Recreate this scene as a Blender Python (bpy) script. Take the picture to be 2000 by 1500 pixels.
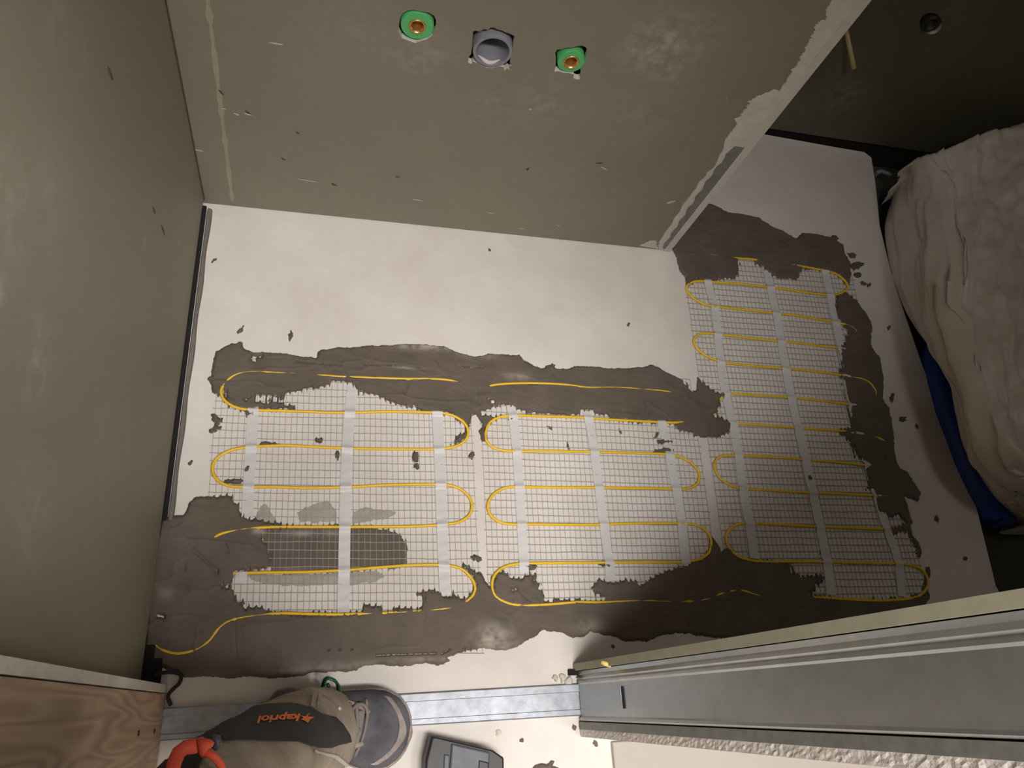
import bpy, bmesh, math, random
import numpy as np
from mathutils import Vector, Matrix
from mathutils.geometry import delaunay_2d_cdt
from mathutils.bvhtree import BVHTree

for o in list(bpy.data.objects):
    bpy.data.objects.remove(o)
SC = bpy.context.scene
COL = SC.collection

# ------------------------------------------------------------------ camera
H = 1.5
F = 1488.7
RM = np.array([[0.9686531677, -0.0517498148, -0.2429670705],
               [-0.0462774544, 0.9233490744, -0.3811625429],
               [0.2440685107, 0.3804582021, 0.8920101561]])
cam_d = bpy.data.cameras.new('camera')
cam_d.sensor_width = 36.0
cam_d.lens = F / 2000 * 36
cam_d.clip_start = 0.02
cam = bpy.data.objects.new('camera', cam_d)
cam.matrix_world = Matrix(((*RM[0], 0), (*RM[1], 0), (*RM[2], H), (0, 0, 0, 1)))
COL.objects.link(cam)
SC.camera = cam

# ------------------------------------------------------------------ world, lamps and added fill, exposure
W = bpy.data.worlds.new('world')
SC.world = W
W.use_nodes = True
bg = W.node_tree.nodes['Background']
bg.inputs[0].default_value = (1.0, 0.96, 0.92, 1)
bg.inputs[1].default_value = 0.16
SC.view_settings.view_transform = 'Standard'
SC.view_settings.look = 'None'
SC.view_settings.gamma = 1
SC.view_settings.exposure = 0
SC.view_settings.use_curve_mapping = False


def lamp(name, loc, target, size, watts, color, sy=None):
    L = bpy.data.lights.new(name, 'AREA')
    L.energy = watts
    L.color = color
    L.size = size
    if sy:
        L.shape = 'RECTANGLE'
        L.size_y = sy
    o = bpy.data.objects.new(name, L)
    o.location = loc
    o.rotation_euler = (Vector(target) - Vector(loc)).to_track_quat('-Z', 'Y').to_euler()
    COL.objects.link(o)
    return o


lamp('hall_lamp_or_fill', (0.2, -0.41, 2.68), (0.2, 1.3, 0.0), 0.85, 110, (1.0, 0.968, 0.945), 0.48)
lamp('hall_lamp_or_fill', (1.08, -0.52, 2.66), (-0.2, 0.0, 0.3), 0.3, 17, (1.0, 0.965, 0.935))  # added fill for the post and track, no known fixture
lamp('bathroom_fill_light', (1.3, 0.72, 2.70), (1.3, 0.72, 0.0), 0.4, 3.2, (1.0, 0.95, 0.9))  # unseen fill light added to lift the dark alcove side

# ------------------------------------------------------------------ helpers


def ray(px, py):
    return RM @ np.array([(px - 1000) / F, -(py - 750) / F, -1.0])


def P(px, py, z=0.0):
    """floor-plan point (plane at height z) seen at photo pixel"""
    d = ray(px, py)
    t = (z - H) / d[2]
    return np.array([0, 0, H]) + t * d


def PA(px, py, ax, c):
    d = ray(px, py)
    t = (c - (0, 0, H)[ax]) / d[ax]
    return np.array([0, 0, H]) + t * d


def S(r, g, b):
    f = lambda c: ((c / 255 + 0.055) / 1.055) ** 2.4 if c > 10 else c / 255 / 12.92
    return (f(r), f(g), f(b), 1)


def ih(ix, iy, seed):
    h = (ix.astype(np.int64) * 374761393 + iy.astype(np.int64) * 668265263 + seed * 974634777) & 0xffffffff
    h = ((h ^ (h >> 13)) * 1274126177) & 0xffffffff
    h = h ^ (h >> 16)
    return (h & 0xffff) / 65535.0


def vn(x, y, seed=0):
    x = np.asarray(x, float); y = np.asarray(y, float)
    ix = np.floor(x); iy = np.floor(y)
    fx = x - ix; fy = y - iy
    fx = fx * fx * (3 - 2 * fx); fy = fy * fy * (3 - 2 * fy)
    a = ih(ix, iy, seed); b = ih(ix + 1, iy, seed); c = ih(ix, iy + 1, seed); d = ih(ix + 1, iy + 1, seed)
    return (a * (1 - fx) + b * fx) * (1 - fy) + (c * (1 - fx) + d * fx) * fy


def fbm(x, y, seed=0, n=4):
    s = 0; a = 0.5
    for k in range(n):
        s = s + a * (vn(x * 2 ** k, y * 2 ** k, seed + k * 17) - 0.5)
        a *= 0.55
    return s * 2


def link(name, me, mat=None, parent=None):
    o = bpy.data.objects.new(name, me)
    COL.objects.link(o)
    if mat is not None:
        for m in (mat if isinstance(mat, (list, tuple)) else [mat]):
            me.materials.append(m)
    if parent is not None:
        o.parent = parent
    return o


def mk(name, V, Fc, mat=None, parent=None, smooth=False, mi=None, origin=None):
    """mesh object from WORLD vertices; origin = base centre, or parent's frame"""
    V = np.array([tuple(v) for v in V], float) if not isinstance(V, np.ndarray) else V
    if parent is not None:
        off = np.zeros(3); q = parent
        while q is not None:
            off = off + np.array(q.location); q = q.parent
        loc = (0, 0, 0)
    else:
        off = np.array(origin) if origin is not None else np.array([(V[:, 0].min() + V[:, 0].max()) / 2, (V[:, 1].min() + V[:, 1].max()) / 2, V[:, 2].min()])
        loc = tuple(off)
    me = bpy.data.meshes.new(name)
    me.from_pydata((V - off).tolist(), [], Fc if isinstance(Fc, list) else Fc.tolist())
    if smooth:
        me.polygons.foreach_set('use_smooth', [True] * len(me.polygons))
    o = link(name, me, mat, parent)
    o.location = loc
    if mi is not None:
        me.polygons.foreach_set('material_index', mi)
    me.update()
    return o


def thing(name, label, cat, loc, group=None):
    o = bpy.data.objects.new(name, None)
    o.empty_display_size = 0.05
    COL.objects.link(o)
    o.location = tuple(float(c) for c in loc)
    o['label'] = label; o['category'] = cat
    if group: o['group'] = group
    return o


def tag(o, label, cat, group=None, kind=None):
    o['label'] = label; o['category'] = cat
    if group: o['group'] = group
    if kind: o['kind'] = kind
    return o


def struct(o, label=None):
    o['kind'] = 'structure'
    if label: o['label'] = label
    return o


class MB:
    def __init__(s):
        s.V = []; s.F = []; s.M = []

    def add(s, V, Fc, m=0):
        b = len(s.V)
        s.V += [tuple(v) for v in V]
        s.F += [tuple(i + b for i in f) for f in Fc]
        s.M += [m] * len(Fc)

    def box(s, a, b, m=0):
        x0, y0, z0 = a; x1, y1, z1 = b
        V = [(x0, y0, z0), (x1, y0, z0), (x1, y1, z0), (x0, y1, z0), (x0, y0, z1), (x1, y0, z1), (x1, y1, z1), (x0, y1, z1)]
        s.add(V, [(0, 3, 2, 1), (4, 5, 6, 7), (0, 1, 5, 4), (1, 2, 6, 5), (2, 3, 7, 6), (3, 0, 4, 7)], m)

    def prism(s, pts, z0, z1, m=0):
        n = len(pts)
        V = [(p[0], p[1], z0) for p in pts] + [(p[0], p[1], z1) for p in pts]
        Fc = [tuple(range(n - 1, -1, -1)), tuple(range(n, 2 * n))] + [(i, (i + 1) % n, n + (i + 1) % n, n + i) for i in range(n)]
        s.add(V, Fc, m)

    def loft(s, loops, cap=True, closed=True, m=0):
        n = len(loops[0]); V = [p for l in loops for p in l]; Fc = []
        for j in range(len(loops) - 1):
            for i in range(n if closed else n - 1):
                k = (i + 1) % n
                Fc.append((j * n + i, j * n + k, (j + 1) * n + k, (j + 1) * n + i))
        if cap:
            Fc.append(tuple(range(n - 1, -1, -1)))
            Fc.append(tuple(range((len(loops) - 1) * n, len(loops) * n)))
        s.add(V, Fc, m)

    def tube(s, pts, r, n=8, m=0, cap=True, flat=1.0):
        pts = [np.array(p, float) for p in pts]
        loops = []
        up = np.array([0, 0, 1.0])
        for i, p in enumerate(pts):
            t = pts[min(i + 1, len(pts) - 1)] - pts[max(i - 1, 0)]
            t = t / (np.linalg.norm(t) + 1e-9)
            a = np.cross(t, up)
            if np.linalg.norm(a) < 0.15: a = np.cross(t, (1, 0, 0))
            a /= np.linalg.norm(a); b = np.cross(a, t)
            rr = r[i] if hasattr(r, '__len__') else r
            loops.append([p + rr * (math.cos(2 * math.pi * k / n) * a + flat * math.sin(2 * math.pi * k / n) * b) for k in range(n)])
        s.loft(loops, cap, True, m)

    def build(s, name, mat, parent=None, smooth=False, origin=None):
        o = mk(name, np.array(s.V), s.F, mat, parent, smooth, s.M, origin)
        bm = bmesh.new(); bm.from_mesh(o.data); bmesh.ops.recalc_face_normals(bm, faces=bm.faces); bm.to_mesh(o.data); bm.free()
        return o


def bevel(o, w, seg=2):
    m = o.modifiers.new('bevel', 'BEVEL'); m.width = w; m.segments = seg; m.limit_method = 'ANGLE'
    return o


def crom(pts, step):
    """Catmull-Rom resample of a 2D/3D polyline at about `step` spacing"""
    pts = [np.array(p, float) for p in pts]
    out = []
    for i in range(len(pts) - 1):
        p0 = pts[max(i - 1, 0)]; p1 = pts[i]; p2 = pts[i + 1]; p3 = pts[min(i + 2, len(pts) - 1)]
        n = max(1, int(np.linalg.norm(p2 - p1) / step))
        for k in range(n):
            t = k / n
            out.append(0.5 * ((2 * p1) + (p2 - p0) * t + (2 * p0 - 5 * p1 + 4 * p2 - p3) * t * t + (3 * p1 - p0 - 3 * p2 + p3) * t ** 3))
    out.append(pts[-1])
    return out

# ------------------------------------------------------------------ materials


def mat(name, col, rough=0.6, metal=0.0, var=0.0, vscale=8.0, col2=None, bump=0.0, bscale=60.0, spec=0.5, stretch=(1, 1, 1), alpha=1.0, spots=None, spotcol=None, attr=None, attrcol=None):
    m = bpy.data.materials.new(name)
    m.use_nodes = True
    nt = m.node_tree; N = nt.nodes; L = nt.links
    b = N['Principled BSDF']
    b.inputs['Roughness'].default_value = rough
    b.inputs['Metallic'].default_value = metal
    b.inputs['Specular IOR Level'].default_value = spec
    b.inputs['Alpha'].default_value = alpha
    tc = N.new('ShaderNodeTexCoord')
    mp = N.new('ShaderNodeMapping'); mp.inputs['Scale'].default_value = stretch
    L.new(tc.outputs['Object'], mp.inputs[0])
    cur = None
    if var > 0 or col2:
        n = N.new('ShaderNodeTexNoise'); n.inputs['Scale'].default_value = vscale; n.inputs['Detail'].default_value = 6; n.inputs['Roughness'].default_value = 0.6
        L.new(mp.outputs[0], n.inputs['Vector'])
        r = N.new('ShaderNodeValToRGB')
        c2 = col2 if col2 else tuple(c * (1 - var) for c in col[:3]) + (1,)
        r.color_ramp.elements[0].position = 0.35; r.color_ramp.elements[0].color = c2
        r.color_ramp.elements[1].position = 0.65; r.color_ramp.elements[1].color = col
        L.new(n.outputs['Fac'], r.inputs[0]); cur = r.outputs[0]
    if spots:
        n = N.new('ShaderNodeTexNoise'); n.inputs['Scale'].default_value = 38; n.inputs['Detail'].default_value = 8; n.inputs['Roughness'].default_value = 0.7
        L.new(tc.outputs['Object'], n.inputs['Vector'])
        tot = None
        for (p, rad, st) in spots:
            d = N.new('ShaderNodeVectorMath'); d.operation = 'DISTANCE'; d.inputs[1].default_value = p
            L.new(tc.outputs['Object'], d.inputs[0])
            q = N.new('ShaderNodeMapRange'); q.inputs['From Min'].default_value = rad; q.inputs['From Max'].default_value = 0; q.inputs['To Max'].default_value = st
            L.new(d.outputs['Value'], q.inputs['Value'])
            if tot is None: tot = q.outputs[0]
            else:
                a = N.new('ShaderNodeMath'); a.operation = 'MAXIMUM'; L.new(tot, a.inputs[0]); L.new(q.outputs[0], a.inputs[1]); tot = a.outputs[0]
        mu = N.new('ShaderNodeMath'); mu.operation = 'MULTIPLY'; L.new(tot, mu.inputs[0])
        rr = N.new('ShaderNodeMapRange'); rr.inputs['From Min'].default_value = 0.42; rr.inputs['From Max'].default_value = 0.7; L.new(n.outputs['Fac'], rr.inputs['Value'])
        L.new(rr.outputs[0], mu.inputs[1])
        mx = N.new('ShaderNodeMix'); mx.data_type = 'RGBA'
        L.new(mu.outputs[0], mx.inputs[0])
        if cur: L.new(cur, mx.inputs[6])
        else: mx.inputs[6].default_value = col
        mx.inputs[7].default_value = spotcol
        cur = mx.outputs[2]
    if attr:
        at = N.new('ShaderNodeAttribute'); at.attribute_name = attr
        mx = N.new('ShaderNodeMix'); mx.data_type = 'RGBA'
        L.new(at.outputs['Fac'], mx.inputs[0])
        if cur: L.new(cur, mx.inputs[6])
        else: mx.inputs[6].default_value = col
        mx.inputs[7].default_value = attrcol
        cur = mx.outputs[2]
    if cur: L.new(cur, b.inputs['Base Color'])
    else: b.inputs['Base Color'].default_value = col
    if bump > 0:
        n2 = N.new('ShaderNodeTexNoise'); n2.inputs['Scale'].default_value = bscale; n2.inputs['Detail'].default_value = 5
        L.new(mp.outputs[0], n2.inputs['Vector'])
        bp = N.new('ShaderNodeBump'); bp.inputs['Strength'].default_value = bump; bp.inputs['Distance'].default_value = 0.004
        L.new(n2.outputs['Fac'], bp.inputs['Height']); L.new(bp.outputs[0], b.inputs['Normal'])
    return m


YB = 1.030      # back wall face
XC = 0.836      # outer corner of the back wall
YA = 1.455      # alcove wall face
XL = -0.266     # left wall face
XR = 2.12       # right wall face
ZC = 2.74       # ceiling
JL = -0.227     # left jamb face
JR = 0.506      # right jamb face

M = {}
M['floor'] = mat('floor_screed', S(225, 218, 211), 0.75, 0, 0, 7, S(215, 207, 199), 0.10, 40)
M['screed_edge'] = mat('screed_edge', S(150, 142, 132), 0.85, 0, 0.2, 30)
M['subfloor'] = mat('subfloor', S(70, 66, 58), 0.9, 0, 0.25, 12)
gl = dict(rough=0.62, vscale=3.2, bump=0.06, bscale=120)


def wspots(lst, ax, c):
    out = []
    for px, py, r, s in lst:
        p = PA(px, py, ax, c); out.append((tuple(p), r, s))
    return out


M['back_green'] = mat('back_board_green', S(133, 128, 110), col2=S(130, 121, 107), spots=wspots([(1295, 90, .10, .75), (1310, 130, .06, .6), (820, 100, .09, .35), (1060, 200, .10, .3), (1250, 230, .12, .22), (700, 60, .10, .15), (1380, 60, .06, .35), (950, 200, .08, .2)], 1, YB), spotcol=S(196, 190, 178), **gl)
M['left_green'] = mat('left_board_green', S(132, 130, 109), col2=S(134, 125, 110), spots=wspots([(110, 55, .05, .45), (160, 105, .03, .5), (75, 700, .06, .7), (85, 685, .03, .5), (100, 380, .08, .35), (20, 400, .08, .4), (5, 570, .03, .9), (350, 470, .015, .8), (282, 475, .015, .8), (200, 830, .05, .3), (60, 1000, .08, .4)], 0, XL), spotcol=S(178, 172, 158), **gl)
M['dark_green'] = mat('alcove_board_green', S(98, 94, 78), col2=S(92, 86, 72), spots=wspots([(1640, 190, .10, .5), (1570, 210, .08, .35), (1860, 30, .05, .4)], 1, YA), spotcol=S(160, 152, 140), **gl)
M['gypsum'] = mat('gypsum_core', S(226, 219, 210), 0.9, 0, 0.12, 60, bump=0.25, bscale=300)
M['board_edge'] = mat('paper_board_edge', S(168, 164, 140), 0.8, 0, 0.12, 30)
M['plaster'] = mat('plaster', S(205, 196, 186), 0.85, 0, 0.12, 30, bump=0.2, bscale=150)
M['grey_bead'] = mat('bead_metal', S(138, 138, 132), 0.55, 0.3, 0.25, 60)
M['cavity'] = mat('cavity', S(40, 38, 36), 0.9)
M['zinc'] = mat('galvanised_steel', S(178, 181, 188), 0.5, 0.45, 0, 45, S(150, 154, 162), 0.08, 120)
M['zinc_stud'] = mat('galvanised_stud', S(172, 174, 172), 0.36, 0.75, 0.12, 25, bump=0.04, bscale=60)
M['dark_gap'] = mat('dark_foam_and_shade', S(30, 28, 27), 0.9)  # black foam and crumbs, also painted shade at the left wall foot
M['strip_grey'] = mat('edge_strip_foam', S(118, 112, 106), 0.85, 0, 0.2, 40)
M['adhesive'] = mat('tile_adhesive', S(107, 96, 86), 0.68, 0, 0, 14, S(96, 86, 76), 0.25, 90, spec=0.3, attr='dry', attrcol=S(186, 176, 164))
M['wash'] = mat('adhesive_wash', S(176, 168, 158), 0.75, 0, 0.16, 60)
M['cable'] = mat('yellow_cable', S(243, 198, 42), 0.42, 0, 0.05, 20)
M['thread'] = mat('fibreglass_thread', S(168, 163, 157), 0.5, 0)
M['tape'] = mat('clear_white_tape', S(236, 234, 232), 0.4, 0, 0.05, 30, alpha=0.72)
M['sheet'] = mat('plastic_sheet', S(226, 215, 206), 0.42, 0, 0, 6, S(208, 199, 182), 0.15, 14)
M['blue'] = mat('blue_bag', S(18, 62, 150), 0.5, 0, 0.15, 10)
M['bag_print'] = mat('bag_print', S(96, 116, 140), 0.6)
M['trousers'] = mat('trousers_cloth', S(176, 163, 144), 0.9, 0, 0, 16, S(146, 134, 117), 0.25, 220)
M['panel'] = mat('black_panel', S(46, 43, 43), 0.75, 0, 0.25, 18, bump=0.2, bscale=400)
M['orange_print'] = mat('orange_print', S(236, 122, 44), 0.7)
M['shoe'] = mat('dusty_shoe', S(108, 106, 112), 0.8, 0, 0, 16, S(72, 71, 78), 0.15, 120)
M['shoe_dust'] = mat('shoe_rand', S(182, 170, 160), 0.85, 0, 0, 25, S(130, 122, 118), 0.2, 90)
M['shoe_sole'] = mat('shoe_sole', S(84, 78, 76), 0.85, 0, 0.2, 20)
M['lace'] = mat('lace', S(140, 130, 126), 0.9, 0, 0.15, 80)
M['black'] = mat('black_plastic', S(40, 38, 40), 0.5, 0, 0.15, 30)
M['case_grey'] = mat('case_grey', S(92, 94, 102), 0.5, 0, 0, 30, S(74, 75, 82), 0.05, 80)
M['strap'] = mat('orange_strap', S(240, 94, 66), 0.6, 0, 0.1, 20)
M['greenband'] = mat('green_band', S(24, 96, 50), 0.4, 0, 0.1, 30)
M['fit_green'] = mat('green_fitting', S(92, 190, 116), 0.45, 0, 0.06, 40)
M['brass'] = mat('brass', S(226, 182, 118), 0.3, 0.8)
M['pipe'] = mat('grey_pipe', S(140, 140, 148), 0.42, 0, 0.08, 30)
M['rod'] = mat('yellow_rod', S(196, 176, 120), 0.5, 0, 0.1, 20)
M['wedge'] = mat('yellow_wedge', S(226, 212, 120), 0.6)
M['white_board'] = mat('pale_board', S(172, 164, 155), 0.6, 0, 0.03, 4)
M['brown_crumb'] = mat('brown_crumb', S(120, 98, 88), 0.9)
M['debris'] = mat('plaster_debris', S(216, 208, 196), 0.9, 0, 0.15, 80)

# wood with grain rings
mw = bpy.data.materials.new('pine'); mw.use_nodes = True
nt = mw.node_tree; N = nt.nodes; L = nt.links
tc = N.new('ShaderNodeTexCoord'); mp = N.new('ShaderNodeMapping'); mp.inputs['Scale'].default_value = (6, 16, 1.5); mp.inputs['Location'].default_value = (0, 0.5, 0.2)
wv = N.new('ShaderNodeTexNoise'); wv.inputs['Scale'].default_value = 1.5; wv.inputs['Detail'].default_value = 1.0
ml = N.new('ShaderNodeMath'); ml.operation = 'MULTIPLY'; ml.inputs[1].default_value = 60
sn = N.new('ShaderNodeMath'); sn.operation = 'SINE'
mr = N.new('ShaderNodeMapRange'); mr.inputs['From Min'].default_value = -1
rp = N.new('ShaderNodeValToRGB'); rp.color_ramp.elements[0].color = S(176, 150, 126); rp.color_ramp.elements[1].color = S(200, 176, 150)
L.new(tc.outputs['Object'], mp.inputs[0]); L.new(mp.outputs[0], wv.inputs['Vector']); L.new(wv.outputs['Fac'], ml.inputs[0]); L.new(ml.outputs[0], sn.inputs[0]); L.new(sn.outputs[0], mr.inputs['Value']); L.new(mr.outputs[0], rp.inputs[0])
L.new(rp.outputs[0], N['Principled BSDF'].inputs['Base Color']); N['Principled BSDF'].inputs['Roughness'].default_value = 0.7
M['wood'] = mw

# ------------------------------------------------------------------ room shell


def cdt_face(pts2d_loops, keep):
    """triangulate polygon with holes; returns verts2d, faces"""
    vs = []; es = []
    for l in pts2d_loops:
        b = len(vs); n = len(l)
        vs += [Vector((float(p[0]), float(p[1]))) for p in l]
        es += [(b + i, b + (i + 1) % n) for i in range(n)]
    r = delaunay_2d_cdt(vs, es, [], 0, 1e-6)
    V = r[0]; Fc = r[2]
    out = []
    for f in Fc:
        c = (V[f[0]] + V[f[1]] + V[f[2]]) / 3
        if keep(c.x, c.y): out.append(tuple(f))
    return V, out


def inpoly(x, y, poly):
    c = False; n = len(poly); j = n - 1
    for i in range(n):
        xi, yi = poly[i][0], poly[i][1]; xj, yj = poly[j][0], poly[j][1]
        if (yi > y) != (yj > y) and x < (xj - xi) * (y - yi) / (yj - yi + 1e-12) + xi: c = not c
        j = i
    return c


# floor screed: right edge in the alcove is an irregular cast edge
edge = [(1491, 262), (1640, 289), (1688, 297), (1702, 308), (1710, 360), (1718, 440), (1740, 530), (1766, 610), (1800, 710), (1850, 840), (1900, 962), (1945, 1145)]
ep = [tuple(P(*e)[:2]) for e in edge]
fpoly = [(XL - 0.09, -1.3), (2.3, -1.3), (2.3, -0.06), (1.66, -0.06)] + ep[::-1] + [(XC - 0.05, YA - 0.005), (XC - 0.05, YB + 0.06), (XL - 0.09, YB + 0.06)]
m = MB(); m.prism(fpoly, -0.035, 0.0)
fl = m.build('floor', M['floor'], origin=(0, 0, 0)); struct(fl, 'off-white levelled floor screed')
m = MB(); m.box((XC - 0.1, -0.05, -0.12), (XR + 0.15, YA + 0.15, -0.08))
o = m.build('floor', M['subfloor'], origin=(0, 0, 0)); struct(o, 'dark rough ground below the right edge of the screed')

# back wall with three cut-outs
holes_px = [
    [(782, 45), (784, 34), (789, 27), (797, 23), (808, 21), (820, 24), (836, 26), (846, 32), (850, 42), (849, 58), (843, 68), (833, 75), (822, 78), (812, 82), (800, 78), (787, 73), (780, 60)],
    [(924, 62), (929, 60), (936, 62), (945, 57), (953, 58), (958, 54), (966, 54), (972, 58), (979, 59), (987, 63), (996, 66), (1006, 71), (1004, 82), (1001, 95), (999, 108), (996, 121), (1001, 127), (996, 131), (996, 138), (991, 133), (985, 138), (984, 131), (976, 130), (962, 133), (950, 132), (940, 128), (932, 123), (924, 120), (921, 125), (914, 122), (915, 112), (920, 106), (922, 92), (923, 78)],
    [(1083, 106), (1088, 97), (1098, 96), (1107, 93), (1118, 93), (1128, 90), (1137, 89), (1145, 93), (1148, 102), (1143, 119), (1137, 132), (1134, 140), (1135, 150), (1132, 155), (1126, 155), (1120, 153), (1121, 145), (1112, 143), (1099, 142), (1090, 139), (1083, 140), (1085, 130), (1086, 118)]]
holes_px[0] = [(816 + (x - 816) * 1.06, 50 + (y - 50) * 1.07) for x, y in holes_px[0]]
hl = [[(PA(x, y, 1, YB)[0], PA(x, y, 1, YB)[2]) for x, y in h] for h in holes_px]
outer = [(XL - 0.02, 0.003), (XC, 0.003), (XC, ZC), (XL - 0.02, ZC)]
V2, F2 = cdt_face([outer] + hl, lambda x, y: not any(inpoly(x, y, h) for h in hl))
m = MB()
m.add([(v.x, YB, v.y) for v in V2], F2, 0)
for h in hl:
    n = len(h)
    m.add([(p[0], YB, p[1]) for p in h] + [(p[0], YB + 0.0125, p[1]) for p in h], [(i, (i + 1) % n, n + (i + 1) % n, n + i) for i in range(n)], 1)
    cx = sum(p[0] for p in h) / n; cz = sum(p[1] for p in h) / n
    # cavity box behind the cut-out
    a = 0.07
    bx = [(cx - a, cz - a), (cx + a, cz - a), (cx + a, cz + a), (cx - a, cz + a)]
    m.add([(p[0], YB + 0.013, p[1]) for p in bx] + [(p[0], YB + 0.06, p[1]) for p in bx], [(4, 5, 6, 7), (0, 1, 5, 4), (1, 2, 6, 5), (2, 3, 7, 6), (3, 0, 4, 7)], 2)
# return face towards the alcove
m.add([(XC, YB, 0.003), (XC, YA + 0.05, 0.003), (XC, YA + 0.05, ZC), (XC, YB, ZC)], [(0, 1, 2, 3)], 0)
wb = mk('wall_back', np.array(m.V), m.F, [M['back_green'], M['gypsum'], M['cavity']], None, False, m.M, (0, 0, 0)); struct(wb, 'green plasterboard back wall with three cut-outs')

# left wall, board stops just above the floor strip
m = MB(); m.box((XL - 0.0125, -0.055, 0.024), (XL, YB - 0.004, ZC), 0)
wl = m.build('wall_left', M['left_green'], origin=(0, 0, 0)); struct(wl, 'green plasterboard left wall')
m = MB(); m.box((XL - 0.06, -0.118, -0.03), (XL - 0.0125, YB + 0.02, ZC), 0)
o = m.build('wall_left', M['cavity'], origin=(0, 0, 0)); struct(o, 'dark framing behind the left wall')
# alcove wall (cut-out for the round outlet) and right wall
ho = [PA(1818 + 22 * math.cos(a), 46 + 21 * math.sin(a), 1, YA) for a in np.linspace(0, 2 * math.pi, 21)[:-1]]
ho = [(p[0], p[2]) for p in ho]
V2, F2 = cdt_face([[(XC - 0.06, 0.03), (XR, 0.03), (XR, ZC), (XC - 0.06, ZC)], ho], lambda x, y: not inpoly(x, y, ho))
m = MB(); m.add([(v.x, YA, v.y) for v in V2], F2, 0)
n = len(ho)
m.add([(p[0], YA, p[1]) for p in ho] + [(p[0], YA + 0.04, p[1]) for p in ho], [(i, (i + 1) % n, n + (i + 1) % n, n + i) for i in range(n)] + [tuple(range(n, 2 * n))], 1)
m.box((XC - 0.06, YA + 0.02, -0.12), (XR, YA + 0.04, 0.03), 2)
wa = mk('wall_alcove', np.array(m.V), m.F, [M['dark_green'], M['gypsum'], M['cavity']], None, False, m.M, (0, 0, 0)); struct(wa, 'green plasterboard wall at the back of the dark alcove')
m = MB(); m.box((XR, -0.06, -0.12), (XR + 0.02, YA + 0.02, ZC)); o = m.build('wall_right', M['plaster'], origin=(0, 0, 0)); struct(o)
# door wall right of the opening: inner and outer board
WFY0, WFY1 = 0.044, 0.057
m = MB(); m.box((JR - 0.004, WFY0, 0.004), (XR, WFY1, ZC)); wf = m.build('wall_front', M['board_edge'], origin=(0, 0, 0)); struct(wf, 'inner plasterboard of the door wall, papered edge')
# outer board: rough sawn core edge
rng = random.Random(4)
zs = np.arange(0.004, 2.05, 0.006); ny = 5
V = []; Fc = []
for i, z in enumerate(zs):
    for k in range(ny):
        y = -0.072 + k * 0.0032
        d = 0 if k in (0, ny - 1) else rng.uniform(-0.0007, 0.0007) + 0.0004 * math.sin(z * 300 + k)
        V.append((JR + 0.001 + d, y, z))
for i in range(len(zs) - 1):
    for k in range(ny - 1):
        Fc.append((i * ny + k, i * ny + k + 1, (i + 1) * ny + k + 1, (i + 1) * ny + k))
m = MB(); m.add(V, Fc, 0)
m.box((JR + 0.003, -0.0722, 0.004), (XR, -0.0592, ZC), 0)
m.box((JR - 0.0005, -0.0592, 0.004), (JR + 0.3, -0.0462, ZC), 1)
o = mk('wall_front', np.array(m.V), m.F, [M['gypsum'], M['grey_bead']], None, False, m.M, (0, 0, 0)); struct(o, 'outer plasterboard of the door wall with rough sawn edge')
# left stub of the door wall
m = MB()
m.box((XL, 0.036, 0.006), (JL, 0.049, ZC), 0)
o = m.build('wall_front', M['gypsum'], origin=(0, 0, 0)); struct(o, 'short plasterboard stub left of the door opening with white cut edge')
# lintel over the opening
m = MB(); m.box((JL, -0.07, 2.06), (JR, 0.05, ZC)); o = m.build('wall_front', M['board_edge'], origin=(0, 0, 0)); struct(o)
m = MB(); m.box((-0.4, -1.4, ZC), (XR + 0.1, YA + 0.1, ZC + 0.03)); o = m.build('ceiling', M['white_board'], origin=(0, 0, 0)); struct(o)
m = MB(); m.box((-1.2, -1.4, -0.03), (2.3, -1.35, ZC)); o = m.build('wall_hall', M['white_board'], origin=(0, 0, 0)); struct(o)

# gouges and chips on the boards
def gouge(ax, c, px, py, ln, wd, ang, parent, light=False):
    p = PA(px, py, ax, c)
    pts = []
    n = 8
    rg = random.Random(int(px * 7 + py))
    for k in range(n):
        a = 2 * math.pi * k / n
        u = ln * math.cos(a) * rg.uniform(.75, 1.1); v = wd * math.sin(a) * rg.uniform(.6, 1.2)
        pts.append((u * math.cos(ang) - v * math.sin(ang), u * math.sin(ang) + v * math.cos(ang)))
    if ax == 1:
        V = [(p[0] + a, c - 0.0003, p[2] + b) for a, b in pts] + [(p[0] + a * .6, c - 0.0016, p[2] + b * .6) for a, b in pts]
    else:
        V = [(c + 0.0003, p[1] + a, p[2] + b) for a, b in pts] + [(c + 0.0016, p[1] + a * .6, p[2] + b * .6) for a, b in pts]
    Fc = [(i, (i + 1) % n, n + (i + 1) % n, n + i) for i in range(n)] + [tuple(range(n, 2 * n))]
    return mk('plaster_chip' if light else 'gouge', np.array(V), Fc, M['chip'] if light else M['cavity_brown'], parent)


M['chip'] = mat('chip_paper', S(176, 168, 152), 0.9)
M['cavity_brown'] = mat('torn_paper', S(74, 66, 54), 0.9)
for g in [(432, 180, .009, .002, -1.1), (484, 219, .008, .002, -.6), (553, 310, .006, .0017, -.6), (581, 259, .005, .0015, -.5), (652, 360, .008, .003, -.5), (1031, 330, .0025, .006, -.2), (1170, 318, .010, .002, .3), (777, 345, .006, .001, 0)]:
    gouge(1, YB, *g, wb)
for g in [(484, 223, .009, .002, -.3), (462, 223, .006, .002, -.4), (437, 212, .005, .001, 0), (600, 352, .025, .0009, -.08), (1180, 329, .012, .002, -.4), (1019, 446, .007, .0012, 0), (960, 416, .012, .001, 0), (815, 390, .014, .001, -.1), (1090, 440, .010, .001, -.4), (540, 85, .016, .0016, -.05), (1420, 195, .024, .0007, -.9), (1310, 395, .012, .006, .6), (1035, 213, .003, .003, 0)]:
    gouge(1, YB, *g, wb, True)
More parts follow.
